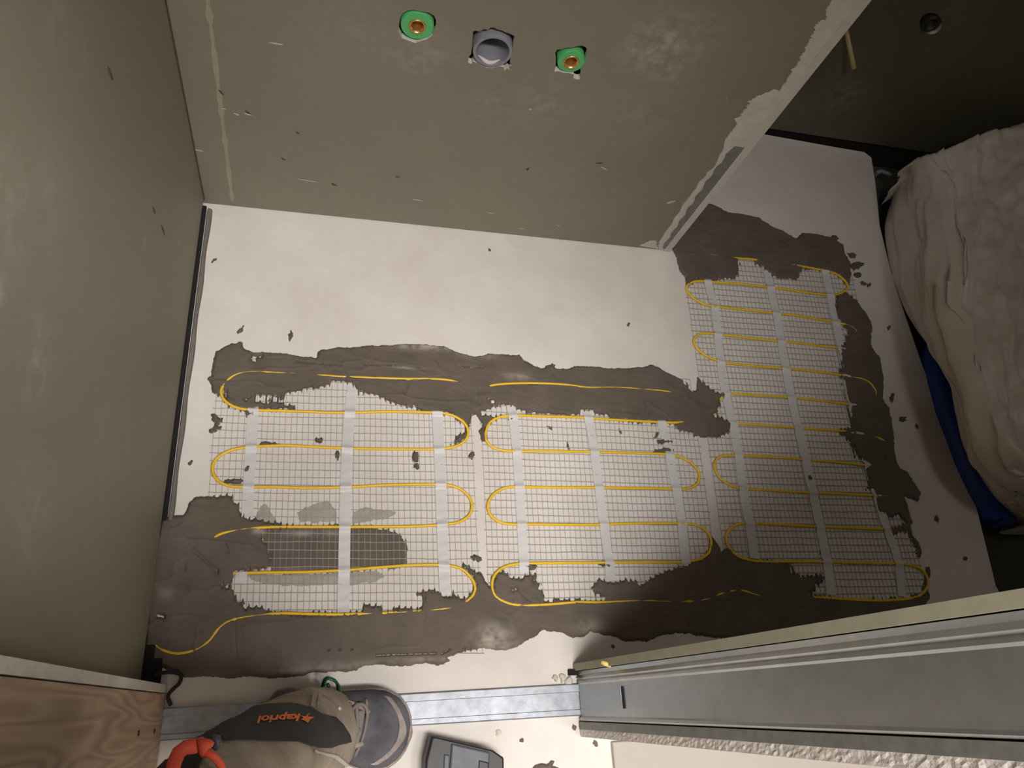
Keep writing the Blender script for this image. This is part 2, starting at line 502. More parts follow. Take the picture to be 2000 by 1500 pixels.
for g in [(386, 293, .013, .0014, -.15)]:
    gouge(1, YB, *g, wb, True)
for g in [(375, 280, .004, .014, .0), (373, 290, .004, .01, .0)]:
    gouge(1, YB - 0.001, *g, wb, True)
for g in [(215, 145, .003, .014, .1), (300, 410, .002, .01, .0), (318, 450, .002, .02, .0)]:
    gouge(0, XL, *g, wl, False)
# papered seam on the back wall, a hair proud
a0 = PA(408, 20, 1, YB); a1 = PA(455, 402, 1, YB)
m = MB()
zz = np.linspace(0.02, 1.2, 60)
Lp = []; Rp = []
for i, z in enumerate(zz):
    x = a0[0] + (a1[0] - a0[0]) * (z - a0[2]) / (a1[2] - a0[2])
    w = 0.0045 * (0.45 + abs(math.sin(i * 1.7) * math.cos(i * .63)))
    Lp.append((x - w, YB - 0.0004, z)); Rp.append((x + w, YB - 0.0004, z))
m.add(Lp + Rp, [(i, 60 + i, 60 + i + 1, i + 1) for i in range(59)])
M['seam'] = mat('seam_paper', S(156, 152, 130), 0.7, 0, 0.1, 60)
m.build('seam_tape', M['seam'], wb)
# caulk gap in the left corner (dark joint)
m = MB(); m.box((XL - 0.0005, YB - 0.0042, 0.02), (XL + 0.0022, YB - 0.0002, 1.6)); m.build('corner_joint', M['cavity_brown'], wb)

# corner bead + ragged filler on the outer corner
in_px = [(1250, 479), (1268, 470), (1280, 470), (1284, 483), (1290, 468), (1316, 427), (1340, 392), (1366, 355), (1398, 320), (1419, 270), (1430, 256), (1440, 241), (1433, 234), (1446, 226), (1454, 216), (1460, 206), (1464, 196), (1480, 188), (1498, 180), (1513, 174), (1524, 178), (1545, 140), (1560, 118), (1569, 101), (1577, 84), (1590, 64), (1591, 52), (1600, 42), (1615, 36), (1611, 24), (1620, 10), (1640, -25)]
left = [PA(x, y, 1, YB) for x, y in in_px]
rag = []
for i in range(len(left) - 1):
    for k in range(6):
        t = k / 6; p = left[i] * (1 - t) + left[i + 1] * t
        rag.append((min(p[0] + rng.uniform(-.003, .003), XC - .006), max(p[2] + rng.uniform(-.001, .001), 0.004)))
poly = rag + [(XC + .001, rag[-1][1]), (XC + .001, 0.0035)]
V2, F2 = cdt_face([poly], lambda x, y: inpoly(x, y, poly))
m = MB(); nn = len(V2)
m.add([(v.x, YB - 0.0018, v.y) for v in V2], F2, 0)
n = len(poly)
m.add([(p[0], YB - .0018, p[1]) for p in poly] + [(p[0], YB + .0002, p[1]) for p in poly], [(i, (i + 1) % n, n + (i + 1) % n, n + i) for i in range(n)], 0)
tb = mk('trim_1', np.array(m.V), m.F, [M['plaster']], None, False, None, (0, 0, 0)); struct(tb, 'ragged white corner filler on the outer corner')
m = MB(); m.box((XC - .014, YB - .0032, .004), (XC + .0035, YB + .014, 2.3)); m.build('corner_bead', M['plaster'], tb)
m = MB()
zb = np.linspace(.012, .40, 30)
Lp = [(XC - .014 - .026 * min(1, .35 + z * 2.2) + .003 * math.sin(z * 130), YB - .0024, z) for z in zb]; Rp = [(XC - .0138, YB - .0024, z) for z in zb]
m.add(Lp + Rp, [(i, 30 + i, 31 + i, i + 1) for i in range(29)]); m.build('bead_flange', M['grey_bead'], tb)

# ------------------------------------------------------------------ wall outlets
for k, (px, py, lab) in enumerate([(815, 47, 'green water outlet with brass thread left of the grey waste pipe'), (1115, 117, 'green water outlet with brass thread right of the grey waste pipe')]):
    c = PA(px, py, 1, YB + .006)
    t = thing('water_outlet', lab, 'pipe fitting', (c[0], YB + .05, c[2]), 'water outlets in the back wall')
    R0 = .0275 if k == 0 else .0245
    m = MB()
    prof = [(R0 * .5, .0505), (R0, .05), (R0, .003), (R0 * .95, .001), (.0145, .001), (.0145, .012)]
    loops = [[(c[0] + r * math.cos(a), YB + d, c[2] + r * math.sin(a)) for a in np.linspace(0, 2 * math.pi, 33)[:-1]] for r, d in prof]
    m.loft(loops, False); m.build('plug', M['fit_green'], t, True).modifiers.new('es', 'EDGE_SPLIT').split_angle = math.radians(35)
    m = MB()
    prof = [(.0144, .012), (.0144, -.0005), (.0136, -.0015), (.0115, -.0005), (.0098, .004), (.0098, .009), (.0092, .011), (.0098, .013), (.0092, .015), (.0098, .017), (.0092, .020), (.0088, .03), (.001, .031)]
    loops = [[(c[0] + r * math.cos(a), YB + d, c[2] + r * math.sin(a)) for a in np.linspace(0, 2 * math.pi, 33)[:-1]] for r, d in prof]
    m.loft(loops, False); m.build('threaded_insert', M['brass'], t, True)
c = PA(962, 95, 1, YB + .004)
t = thing('waste_pipe', 'grey round waste pipe socket in the back wall cut-out', 'pipe', (c[0], YB + .05, c[2]))
m = MB()
for prof in [[(.0345, .058), (.0345, -.001), (.0335, -.0035), (.0290, -.0035), (.0280, -.001), (.0280, .030), (.0262, .034), (.0262, .058), (.0005, .059)]]:
    loops = [[(c[0] + r * math.cos(a), YB + d, c[2] + r * math.sin(a)) for a in np.linspace(0, 2 * math.pi, 41)[:-1]] for r, d in prof]
    m.loft(loops, False)
m.build('socket', M['pipe'], t, True).modifiers.new('es', 'EDGE_SPLIT').split_angle = math.radians(35)
m = MB()
pts = [(c[0] + .029 * math.cos(a), YB + .002 + .002 * math.sin(a * 5), c[2] + .0275 * math.sin(a)) for a in np.linspace(-2.4, -.9, 14)]
m.tube(pts, [.001 + .003 * math.sin(math.pi * i / 13) for i in range(14)], 6); m.build('plaster_crumb', M['gypsum'], t, True)

# yellow rod and dark outlet on the alcove wall
a = PA(1652, 58, 1, YA); b = PA(1667, 132, 1, YA - .012)
m = MB()
a = np.array([a[0], YA - .004, a[2]]); tip = P(1668, 134, b[2]); tip = PA(1668, 134, 1, YA - .06)
m.tube([a, a * .5 + tip * .5, tip], [.0055, .0058, .006], 10)
t = thing('pipe_stub', 'thin yellowish plastic rod sticking out of the dark alcove wall', 'rod', a)
m.build('rod', M['rod'], t, True)
c = PA(1818, 46, 1, YA)
t = thing('dark_outlet', 'round dark outlet with a shiny rim high on the alcove wall', 'pipe fitting', (c[0], YA + .02, c[2]))
m = MB()
prof = [(.022, .03), (.022, -.004), (.020, -.006), (.015, -.004), (.0145, .03), (.001, .03)]
loops = [[(c[0] + r * math.cos(a), YA + d, c[2] + r * math.sin(a)) for a in np.linspace(0, 2 * math.pi, 25)[:-1]] for r, d in prof]
m.loft(loops, False); m.build('sleeve', M['black'], t, True)

# ------------------------------------------------------------------ floor strip along the left wall
m = MB()
ys = np.linspace(.33, 1.013, 40)
loops = []
for i, y in enumerate(ys):
    w = .0012 * math.sin(y * 40) + .0015 * (i / 40)
    x0 = XL + .0065; x1 = XL + .0155 + w; zt = .011 + .001 * math.sin(y * 23)
    loops.append([(x0, y, 0), (x1, y, 0), (x1 - .001, y, zt - .002), (x0 + .003, y, zt)])
m.loft(loops); m.box((XL - .012, .33, 0), (XL + .0052, 1.02, .007), 1)  # dark box paints the shadow gap between wall and strip
t = m.build('edge_strip_or_shade', [M['strip_grey'], M['dark_gap']], None, False); tag(t, 'grey foam edge strip with a dark shade strip behind it along the foot of the left wall', 'strip')
m = MB(); m.box((XL - .01, .049, 0), (-.238, .092, .009)); m.box((XL - .008, .09, 0), (-.252, .115, .0085))  # dark blocks put in as the shade of the corner void
t = m.build('edge_strip_or_shade', M['dark_gap'], None, False); bevel(t, .002); tag(t, 'short dark block standing in for the shade in the front left corner', 'strip')
# torn curl of the strip near the door
pts = [P(300, 1318, .012), P(325, 1313, .012), P(347, 1315, .012), P(354, 1322, .012), P(350, 1335, .010), P(338, 1346, .010), P(328, 1360, .008), P(334, 1378, .006)]
m = MB(); m.tube(crom(pts, .004), .0032, 8, flat=1.5)
M['curl'] = mat('torn_foam', S(58, 52, 48), 0.9, 0, 0.3, 60)
t = m.build('edge_strip_or_shade', M['curl'], None, True); tag(t, 'torn dark curl of edge strip beside the wooden post', 'strip')

# ------------------------------------------------------------------ jambs, track, stud
# floor track
TX0, TX1 = JL - .02, JR + .05
y0l, y1l, y0r, y1r = -.038, .012, -.036, .0205


def ty(x, f):
    u = (x - JL) / (JR - JL)
    a = y0l + (y0r - y0l) * u; b = y1l + (y1r - y1l) * u
    return a + (b - a) * f


prof = [(0, -.001), (0, .009), (.02, .0105), (.04, .009), (.19, .009), (.21, .0065), (.215, .0065), (.74, .0065), (.76, .0092), (.97, .0092), (.985, .0105), (1.0, .009), (1.0, -.001)]
loops = []
for x in np.linspace(TX0, TX1, 30):
    loops.append([(x, ty(x, f), z) for f, z in prof])
m = MB(); m.loft(loops)
t = m.build('floor_track', M['zinc'], None, False, None); tag(t, 'shiny galvanised steel track across the floor of the door opening', 'metal track')
# steel stud of the right jamb
prof = [(-.0445, .03), (-.0445, .001), (-.042, -.0005), (-.0385, .0003), (-.036, .0022), (-.033, .0022), (.0185, .0022), (.0215, .0005), (.0245, .0005), (.027, .0022), (.030, -.0005), (.0325, .001), (.036, .003), (.0425, .001), (.0425, .03)]
t = thing('steel_stud', 'galvanised steel stud standing in the right side of the door opening', 'stud', (JR, 0, .011))
m = MB()
m.loft([[(JR + d, y, z) for y, d in prof] for z in (.011, .5, 1.0, 1.6, 2.05)], False, False)
m.build('web', M['zinc_stud'], t)
p0 = PA(1213, 1340, 0, JR); p1 = PA(1221, 1384, 0, JR)
m = MB(); m.box((JR + .0004, p1[1], p0[2] - .003), (JR + .0018, p0[1], p0[2] + .0035)); m.build('slot', M['dark_gap'], t)
m = MB(); m.box((JR - .0008, p1[1], p0[2] - .0055), (JR + .0018, p0[1], p0[2] - .003)); m.build('slot_lip', M['zinc'], t)
# yellow wedge stuck in the joint
c = PA(1186, 1297, 0, JR - .004)
m = MB(); m.tube([c + np.array([-.010, .004, -.002]), c + np.array([-.004, .001, 0]), c + np.array([.006, -.003, .002])], [.003, .0042, .004], 8)
t = m.build('plastic_wedge', M['wedge'], None, True); tag(t, 'small pale yellow plastic wedge in the joint beside the steel stud', 'wedge')
# black foam block and plaster crumbs at the stud foot
c = P(1117, 1313)
m = MB(); m.box((c[0] - .009, c[1] - .006, 0), (c[0] + .011, c[1] + .0045, .013)); t = m.build('foam_block', M['dark_gap']); tag(t, 'tiny black foam block at the foot of the right jamb', 'block'); bevel(t, .001)


def lump(name, px, py, r, h, seed, material, n=10, parent=None):
    rg = random.Random(seed); c = P(px, py)
    ang = np.linspace(0, 2 * math.pi, n + 1)[:-1]
    rr = [r * rg.uniform(.55, 1.2) for _ in ang]
    loops = []
    for f, z in [(1, -.0002), (1, h * .5), (.7, h * .9), (.25, h)]:
        loops.append([(c[0] + f * q * math.cos(a), c[1] + f * q * math.sin(a), z * rg.uniform(.8, 1.1) if z > 0 else z) for q, a in zip(rr, ang)])
    m = MB(); m.loft(loops)
    return m.build(name, material, parent)


for i, (px, py, r, lab) in enumerate([(1098, 1324, .009, 'plaster crumb against the steel track, left one of the pair'), (1111, 1329, .0105, 'larger plaster crumb against the steel track by the stud'), (1084, 1325, .006, 'thin plaster crumb furthest from the stud')]):
    tag(lump('plaster_crumb', px, py, r, .008, i + 3, M['debris']), lab, 'debris', 'plaster crumbs at the right jamb')
# wooden post, left jamb
m = MB(); m.box((JL - .045, -.12, .012), (JL, .0345, 2.05)); t = m.build('wooden_post', M['wood'], None, False, (JL, 0, .012)); bevel(t, .0015)
tag(t, 'pale pine post forming the left side of the door opening', 'post')
for px, py in [(270, 1432), (301, 1428)]:
    c = PA(px, py, 0, JL)
    m = MB(); m.tube([c + np.array([.0012, 0, 0]), c + np.array([-.002, 0, 0])], [.004, .003], 10); m.build('nail_hole', M['cavity_brown'], t)

# ------------------------------------------------------------------ heating mats
QL = [(428, 700), (914, 716), (943, 1276), (385, 1282)]
QM = [(936, 716), (1347, 742), (1412, 1208), (957, 1216)]
QR = [(1331, 500), (1660, 528), (1812, 1172), (1428, 1176)]


def quad(q):
    return [P(*p)[:2] for p in q]


def bil(q, u, v):
    a, b, c, d = q
    return (a * (1 - u) + b * u) * (1 - v) + (d * (1 - u) + c * u) * v


CABLE = {}
# (x, y, lift in mm)   lift: 0 lies on mesh, negative = pressed down into the adhesive
D_ = -6
CL = [(937, 757, D_), (922, 755, -1), (900, 748), (870, 742), (830, 740), (790, 740), (700, 737), (650, 735), (600, 731), (540, 728), (500, 726), (475, 728), (455, 735), (440, 748), (432, 762), (434, 775), (443, 786), (460, 795), (485, 800), (540, 802), (600, 804), (670, 806), (760, 804), (830, 805), (860, 806), (885, 812), (905, 824), (914, 840), (912, 855), (900, 867), (880, 874), (850, 877), (780, 877), (700, 876), (620, 873), (560, 870), (500, 872), (465, 876), (440, 884), (422, 897), (415, 912), (418, 928), (428, 940), (445, 948), (470, 951), (540, 951), (600, 953), (680, 951), (760, 947), (830, 946), (875, 947), (900, 956), (917, 972), (922, 988), (917, 1005), (900, 1018), (870, 1024), (800, 1028), (700, 1029), (600, 1029), (540, 1029), (490, 1032), (450, 1038), (425, 1046), (408, 1062, D_), (403, 1085, D_), (420, 1108, D_), (450, 1118, D_), (480, 1119), (520, 1118), (600, 1117), (680, 1113), (740, 1108), (800, 1104), (850, 1103), (880, 1105), (903, 1112), (920, 1128), (928, 1145), (925, 1160), (912, 1174), (890, 1185, -1), (850, 1191), (780, 1196), (700, 1199), (650, 1200), (600, 1199), (550, 1198), (500, 1202), (460, 1209), (440, 1217), (425, 1230), (410, 1250), (390, 1265), (365, 1274), (340, 1276), (315, 1268), (300, 1256)]
CM = [(945, 757, D_), (957, 754), (975, 751), (1010, 749), (1060, 749), (1110, 752), (1150, 757), (1200, 757), (1250, 760), (1308, 766), (1345, 778, D_), (1362, 795, D_), (1355, 815, D_), (1328, 825), (1260, 823), (1190, 819), (1130, 815), (1060, 813), (1000, 812), (975, 815), (957, 825), (949, 843), (950, 860), (962, 873), (985, 880), (1010, 881), (1080, 881), (1170, 883), (1250, 885), (1300, 887), (1330, 893), (1352, 906), (1364, 922), (1365, 938), (1355, 950), (1335, 955), (1300, 954), (1220, 953), (1150, 952), (1080, 952), (1020, 951), (990, 952), (968, 962), (955, 978), (953, 993), (960, 1008), (975, 1019), (1000, 1024), (1050, 1024), (1150, 1025), (1250, 1022), (1330, 1022), (1360, 1026), (1380, 1038), (1389, 1055), (1387, 1075), (1375, 1088), (1355, 1095), (1320, 1098), (1250, 1098), (1150, 1099), (1040, 1100), (1005, 1102), (980, 1110), (965, 1125), (961, 1145), (966, 1162), (980, 1173), (1005, 1181), (1040, 1182), (1080, 1180), (1130, 1176), (1180, 1176), (1250, 1173), (1310, 1175), (1340, 1175)]
CR = [(1340, 1175), (1380, 1170, -.4), (1420, 1156, -.4), (1450, 1154, -.3), (1490, 1165, -.6), (1540, 1167, -.3), (1600, 1167), (1660, 1171), (1720, 1173), (1770, 1170), (1798, 1162), (1811, 1145), (1811, 1128), (1800, 1112), (1780, 1104), (1750, 1101), (1690, 1100), (1600, 1097), (1500, 1097), (1460, 1093), (1436, 1083), (1422, 1065), (1419, 1048), (1427, 1032), (1445, 1023), (1470, 1022), (1550, 1026), (1640, 1030), (1720, 1033), (1755, 1030, D_), (1778, 1012, D_), (1772, 990), (1757, 976), (1735, 970), (1710, 968), (1640, 964), (1560, 961), (1460, 955), (1430, 949), (1408, 935), (1396, 915), (1398, 900), (1410, 891), (1440, 889), (1500, 892), (1570, 897), (1640, 903), (1690, 908), (1725, 903, D_), (1738, 885, D_), (1728, 863, -.3), (1705, 852, -.5), (1675, 846, -1.5), (1635, 841), (1560, 836), (1500, 831), (1437, 827), (1415, 822, D_), (1402, 805, D_), (1403, 785, D_), (1422, 769, -1), (1450, 770), (1530, 775), (1600, 782), (1660, 790), (1692, 790, D_), (1710, 772, -.5), (1702, 752), (1685, 741), (1660, 736, -.6), (1640, 732), (1580, 724), (1500, 717), (1420, 709), (1390, 700), (1366, 685), (1355, 668), (1362, 655), (1380, 651), (1420, 655), (1500, 664), (1570, 671), (1640, 680), (1665, 681, D_), (1681, 668, -.8), (1674, 650), (1660, 637), (1640, 631), (1620, 627), (1560, 617), (1500, 610), (1400, 599), (1375, 594), (1352, 580), (1341, 565), (1345, 555), (1362, 549), (1400, 551), (1480, 558), (1540, 566), (1605, 575), (1635, 575), (1655, 563), (1650, 549), (1633, 535), (1610, 528), (1570, 521, -.4), (1530, 515, -.4), (1465, 506), (1445, 505), (1390, 498, -.4), (1335, 490, -.6)]
RC = .0030
CZ = .0048
allc = []


def cable_pts(c, seed):
    pts = []
    for q in c:
        p = P(q[0], q[1], CZ)
        pts.append((p[0], p[1], CZ + (q[2] if len(q) > 2 else 0) * .001))
    s = crom(pts, .004)
    out = []
    L_ = 0
    for i, p in enumerate(s):
        if i: L_ += np.linalg.norm(p - s[i - 1])
        p = p.copy(); p[2] += float(fbm(np.array(L_ * 22), np.array(seed * 3.3), seed, 3)) * .0012
        out.append(p)
    return out


MATS = {'L': QL, 'M': QM, 'R': QR}
PTS = {'L': cable_pts(CL, 1), 'M': cable_pts(CM, 2), 'R': cable_pts(CR, 3)}
AC = np.array(PTS['L'] + PTS['M'] + PTS['R'])
TAPES = {'L': [([(495, 795), (490, 880), (486, 950), (483, 1016)], 22), ([(690, 750), (681, 830), (675, 950), (672, 1100), (670, 1197)], 22), ([(853, 805), (858, 900), (862, 1010), (866, 1100), (869, 1165)], 21), ([(472, 1118), (471, 1128), (470, 1140)], 23)],
         'M': [([(997, 792), (1003, 830), (1010, 900), (1015, 980), (1020, 1060), (1023, 1122)], 18), ([(1144, 805), (1153, 840), (1162, 900), (1172, 980), (1183, 1060), (1189, 1100), (1192, 1136)], 17), ([(1289, 822), (1302, 868), (1312, 920), (1320, 960), (1330, 1020), (1338, 1106)], 17)],
         'R': [([(1379, 546), (1387, 575), (1396, 610), (1404, 690), (1412, 750), (1425, 810), (1434, 850), (1445, 920), (1452, 970), (1465, 1040), (1472, 1092)], 16), ([(1494, 520), (1507, 580), (1518, 630), (1526, 680), (1540, 760), (1556, 830), (1572, 900), (1585, 960), (1600, 1030), (1614, 1100), (1622, 1162)], 16), ([(1609, 530), (1620, 580), (1630, 630), (1642, 690), (1664, 800), (1690, 900), (1722, 1008), (1736, 1048), (1752, 1095), (1760, 1166)], 15)]}
LABS = {'L': 'left heating mat section with yellow cable loops beside the bare left floor strip', 'M': 'middle heating mat section with yellow cable loops in front of the steel track', 'R': 'right heating mat section with yellow cable loops reaching into the dark alcove'}


def thread_lines(q, nu, nv, rng_, wh=.0008):
    V = []; Fc = []

    def strip(pts, w, h):
        n = len(pts); b = len(V)
        for i, p in enumerate(pts):
            t = pts[min(i + 1, n - 1)] - pts[max(i - 1, 0)]
            t = t / np.linalg.norm(t); s = np.array([-t[1], t[0]])
            zz = p[2]
            for (k, dz) in ((-1, -h), (-.55, h), (.55, h), (1, -h)):
                V.append((p[0] + s[0] * w * k, p[1] + s[1] * w * k, zz + dz))
        for i in range(n - 1):
            for k in range(3):
                a = b + i * 4 + k
                Fc.append((a, a + 4, a + 5, a + 1))
            Fc.append((b + i * 4, b + i * 4 + 3, b + i * 4 + 7, b + i * 4 + 4))
    for i in range(nu + 1):       # threads running away from the door
        u = i / nu
        v0 = rng_.uniform(-.002, .004); v1 = 1 - rng_.uniform(-.002, .004)
        pts = []
        m_ = nv
        for k in range(m_ + 1):
            v = v0 + (v1 - v0) * k / m_
            p = bil(q, u, v)
            pts.append(np.array([p[0] + .0009 * float(fbm(np.array(v * 9), np.array(i * 7.1), 5, 2)), p[1], .0013 + .0004 * math.sin(k * math.pi + i * math.pi)]))
        strip(pts, .00044, .0004)
    for j in range(nv + 1):
        v = j / nv
        pts = []
        u0 = rng_.uniform(-.01, .004); u1 = 1 + rng_.uniform(-.004, .01)
        for k in range(nu + 1):
            u = u0 + (u1 - u0) * k / nu
            p = bil(q, u, v)
            pts.append(np.array([p[0], p[1] + .0016 * float(fbm(np.array(u * 8), np.array(j * 5.3), 9, 2)), .0024 + .0007 * math.sin(k * math.pi + .5 * math.pi) + .0008 * float(fbm(np.array(u * 6), np.array(j * 3.1), 12, 2))]))
        strip(pts, wh, .0005)
    return np.array(V), Fc


for key in 'LMR':
    q = quad(MATS[key])
    cx = (q[0] + q[1] + q[2] + q[3]) / 4
    t = thing('heating_mat', LABS[key], 'heating mat', (cx[0], cx[1], 0), 'floor heating mat sections')
    wu = np.linalg.norm(q[1] - q[0]); wv = np.linalg.norm(q[3] - q[0])
    V, Fc = thread_lines(q, int(round(wu / .0112)), int(round(wv / .0152)), random.Random(5), {'L': .0008, 'M': .0010, 'R': .0012}[key])
    o = mk('fibre_mesh', V, Fc, M['thread'], t); o['kind'] = 'stuff'
    m = MB(); m.tube(PTS[key], RC, 8)
    o = m.build('heating_cable', M['cable'], t, True); o['label'] = 'yellow looping cable'
    for cl, wpx in TAPES[key]:
        cp = crom([P(x, y)[:2] for x, y in cl], .003)
        pm = P(*cl[len(cl) // 2]); wd = np.linalg.norm(P(cl[len(cl) // 2][0] + wpx, cl[len(cl) // 2][1]) - pm) / 2
        V = []; n = len(cp)
        for i, p in enumerate(cp):
            tt = cp[min(i + 1, n - 1)] - cp[max(i - 1, 0)]; tt = tt / np.linalg.norm(tt); s = np.array([-tt[1], tt[0]])
            for k in np.linspace(-1, 1, 5):
                pp = p + s * wd * k
                dd = np.min((AC[:, 0] - pp[0]) ** 2 + (AC[:, 1] - pp[1]) ** 2 + np.maximum(0, .003 - AC[:, 2]) * 1)
                z = .0036 + .0052 * math.exp(-dd / .0055 ** 2) + .0003 * math.sin(i * .9 + k)
                V.append((pp[0], pp[1], z))
        N_ = len(V)
        V2 = V + [(a, b, c - .0003) for a, b, c in V]
        Fc = []
        for i in range(n - 1):
            for k in range(4):
                a = i * 5 + k
                Fc.append((a, a + 1, a + 6, a + 5)); Fc.append((N_ + a, N_ + a + 5, N_ + a + 6, N_ + a + 1))
        mk('tape_strip', np.array(V2), Fc, M['tape'], t, True)

# ------------------------------------------------------------------ adhesive
QW = {k: quad(v) for k, v in MATS.items()}


def sdf(X, Y, poly):
    n = len(poly)
    d2 = np.full(X.shape, 1e9); ins = np.zeros(X.shape, bool)
    j = n - 1
    for i in range(n):
        ax, ay = poly[j]; bx, by = poly[i]
        ex, ey = bx - ax, by - ay
        wx, wy = X - ax, Y - ay
        t = np.clip((wx * ex + wy * ey) / (ex * ex + ey * ey + 1e-14), 0, 1)
        dx, dy = wx - ex * t, wy - ey * t
        d2 = np.minimum(d2, dx * dx + dy * dy)
        c = ((ay > Y) != (by > Y)) & (X < (bx - ax) * (Y - ay) / (by - ay + 1e-14) + ax)
        ins ^= c
        j = i
    d = np.sqrt(d2)
    return np.where(ins, d, -d)


def smooth(a, b, x):
    t = np.clip((x - a) / (b - a), 0, 1)
    return t * t * (3 - 2 * t)


def adhesive(name, polys, holes=(), g=.0016, seed=1, mat_=None, dry=(), rough=.0022, tooth=.0048, edge_w=.006, clip=None, marks=()):
    """polys: list of (pixel polygon, height in m)"""
    W_ = [([tuple(P(x, y)[:2]) for x, y in pl], h) for pl, h in polys]
    Hh = [[tuple(P(x, y)[:2]) for x, y in pl] for pl in holes]
    A = np.array([p for pl, h in W_ for p in pl])
    x0, y0 = A.min(0) - .012; x1, y1 = A.max(0) + .012
    xs = np.arange(x0, x1, g); ys = np.arange(y0, y1, g)
    X, Y = np.meshgrid(xs, ys)
    nz = fbm(X * 70, Y * 70, seed, 4) * rough * 1.6 + fbm(X * 260, Y * 260, seed + 3, 2) * rough * .7
    # teeth where the mesh breaks the edge
    cx = np.floor(X / .0113 + .3); cy = np.floor(Y / .0152)
    th = (ih(cx, np.zeros_like(cx) + np.floor(Y / .06), seed + 11) - .5) * 1.3 + (ih(cx, cy, seed + 23) - .5) * .7
    fx = X / .0113 + .3 - cx
    th = th + .9 * (np.abs(fx - .5) > .36)
    inm = np.zeros(X.shape)
    for q in QW.values():
        inm = np.maximum(inm, smooth(-.002, .008, sdf(X, Y, [tuple(p) for p in q])))
    e = nz + inm * th * tooth
    hs = None
    for hl_ in Hh:
        d = sdf(X, Y, hl_)
        hs = d if hs is None else np.maximum(hs, d)
    Z = np.full(X.shape, -.003); SD = np.full(X.shape, -1.0)
    for pl, h in W_:
        s = sdf(X, Y, pl) + e
        if hs is not None: s = np.minimum(s, -hs + e)
        rel = .0012 * fbm(X * 9, Y * 30, seed + 5, 4) + .0006 * fbm(X * 60, Y * 160, seed + 6, 2) + .0012 * np.clip(1 - 14 * np.abs(fbm(X * 7 + .4 * fbm(X * 20, Y * 20, seed + 8, 2), Y * 16, seed + 9, 3)), 0, 1) if h > .003 else .0001
        for (pa, pb, r_, dp) in marks:
            a_ = P(*pa)[:2]; b_ = P(*pb)[:2]; ex, ey = b_ - a_; t_ = np.clip(((X - a_[0]) * ex + (Y - a_[1]) * ey) / (ex * ex + ey * ey), 0, 1)
            dd = (X - a_[0] - ex * t_) ** 2 + (Y - a_[1] - ey * t_) ** 2
            rel = rel - dp * np.exp(-dd / r_ ** 2)
        z = np.where(s > 0, .0002 + (h + rel) * smooth(0, edge_w, s) ** .7, np.maximum(s * .6, -.003))
        Z = np.maximum(Z, z); SD = np.maximum(SD, s)
    keep = np.maximum.reduce([Z[:-1, :-1], Z[1:, :-1], Z[:-1, 1:], Z[1:, 1:]]) > -.0001
    if clip is not None:
        keep &= clip(X[:-1, :-1], Y[:-1, :-1])
    idx = np.full(X.shape, -1, int)
    used = np.zeros(X.shape, bool)
    used[:-1, :-1] |= keep; used[1:, :-1] |= keep; used[:-1, 1:] |= keep; used[1:, 1:] |= keep
    idx[used] = np.arange(used.sum())
    V = np.stack([X[used], Y[used], Z[used]], 1)
    jj, ii = np.nonzero(keep)
    Fc = np.stack([idx[jj, ii], idx[jj, ii + 1], idx[jj + 1, ii + 1], idx[jj + 1, ii]], 1)
    o = mk(name, V, Fc, mat_ or M['adhesive'], None, True)
    D = np.zeros(X.shape)
    for (px, py, rx, ry, st) in dry:
        c = P(px, py); sx = np.linalg.norm(P(px + rx, py) - c); sy = np.linalg.norm(P(px, py + ry) - c)
        r = ((X - c[0]) / sx) ** 2 + ((Y - c[1]) / sy) ** 2
        D = np.maximum(D, st * np.exp(-r) * np.clip(.75 + 1.1 * fbm(X * 60, Y * 60, seed + 31, 4), 0, 1))
    at = o.data.attributes.new('dry', 'FLOAT', 'POINT')
    at.data.foreach_set('value', D[used].astype(np.float32))
    return o


TH = .0070


def dashes(x0, y0, x1, y1, on=4.0, off=5.0, seed=1):
    rg = random.Random(seed); out = []; L_ = math.hypot(x1 - x0, y1 - y0); s = 0
    while s < L_:
        e = min(L_, s + on * rg.uniform(.5, 1.3)); f = lambda u: (x0 + (x1 - x0) * u / L_, y0 + (y1 - y0) * u / L_)
        out.append((f(s), f(e), .0013, .009)); s = e + off * rg.uniform(.6, 1.6)
    return out


A1 = [(422, 687), (442, 675), (470, 666), (476, 680), (490, 687), (525, 689), (560, 690), (582, 695), (617, 699), (621, 686), (650, 679), (700, 678), (730, 675), (750, 675), (800, 672), (850, 674), (875, 679), (890, 687), (925, 697), (962, 691), (1000, 694), (1015, 692), (1022, 704), (1042, 714), (1057, 720), (1075, 713), (1095, 722), (1125, 716), (1162, 716), (1200, 720), (1250, 717), (1277, 712), (1300, 727), (1332, 741), (1340, 752), (1350, 764), (1360, 762), (1362, 735), (1370, 747), (1385, 760), (1395, 765), (1420, 767), (1415, 777), (1405, 782), (1407, 795), (1400, 805), (1391, 812), (1427, 827), (1421, 842), (1397, 854), (1370, 854), (1343, 845), (1322, 836), (1319, 827), (1250, 825), (1190, 820), (1185, 810), (1160, 807), (1137, 800), (1125, 810), (1100, 812), (1062, 807), (1030, 806), (1027, 800), (1010, 801), (990, 792), (970, 794), (950, 797), (938, 805), (942, 813), (967, 814), (990, 812), (970, 820), (957, 825), (950, 837), (948, 850), (958, 864), (940, 865), (936, 842), (942, 830), (937, 820), (930, 808), (922, 812), (917, 830), (917, 847), (910, 857), (895, 867), (875, 871), (892, 854), (910, 842), (905, 830), (890, 815), (875, 807), (845, 806), (815, 801), (807, 795), (785, 790), (765, 782), (750, 780), (725, 770), (695, 765), (687, 752), (672, 747), (650, 744), (642, 752), (607, 760), (567, 765), (560, 772), (550, 785), (580, 797), (575, 800), (510, 799), (482, 810), (470, 804), (445, 792), (435, 779), (425, 770), (414, 767), (412, 750), (405, 739), (414, 735), (415, 715)]
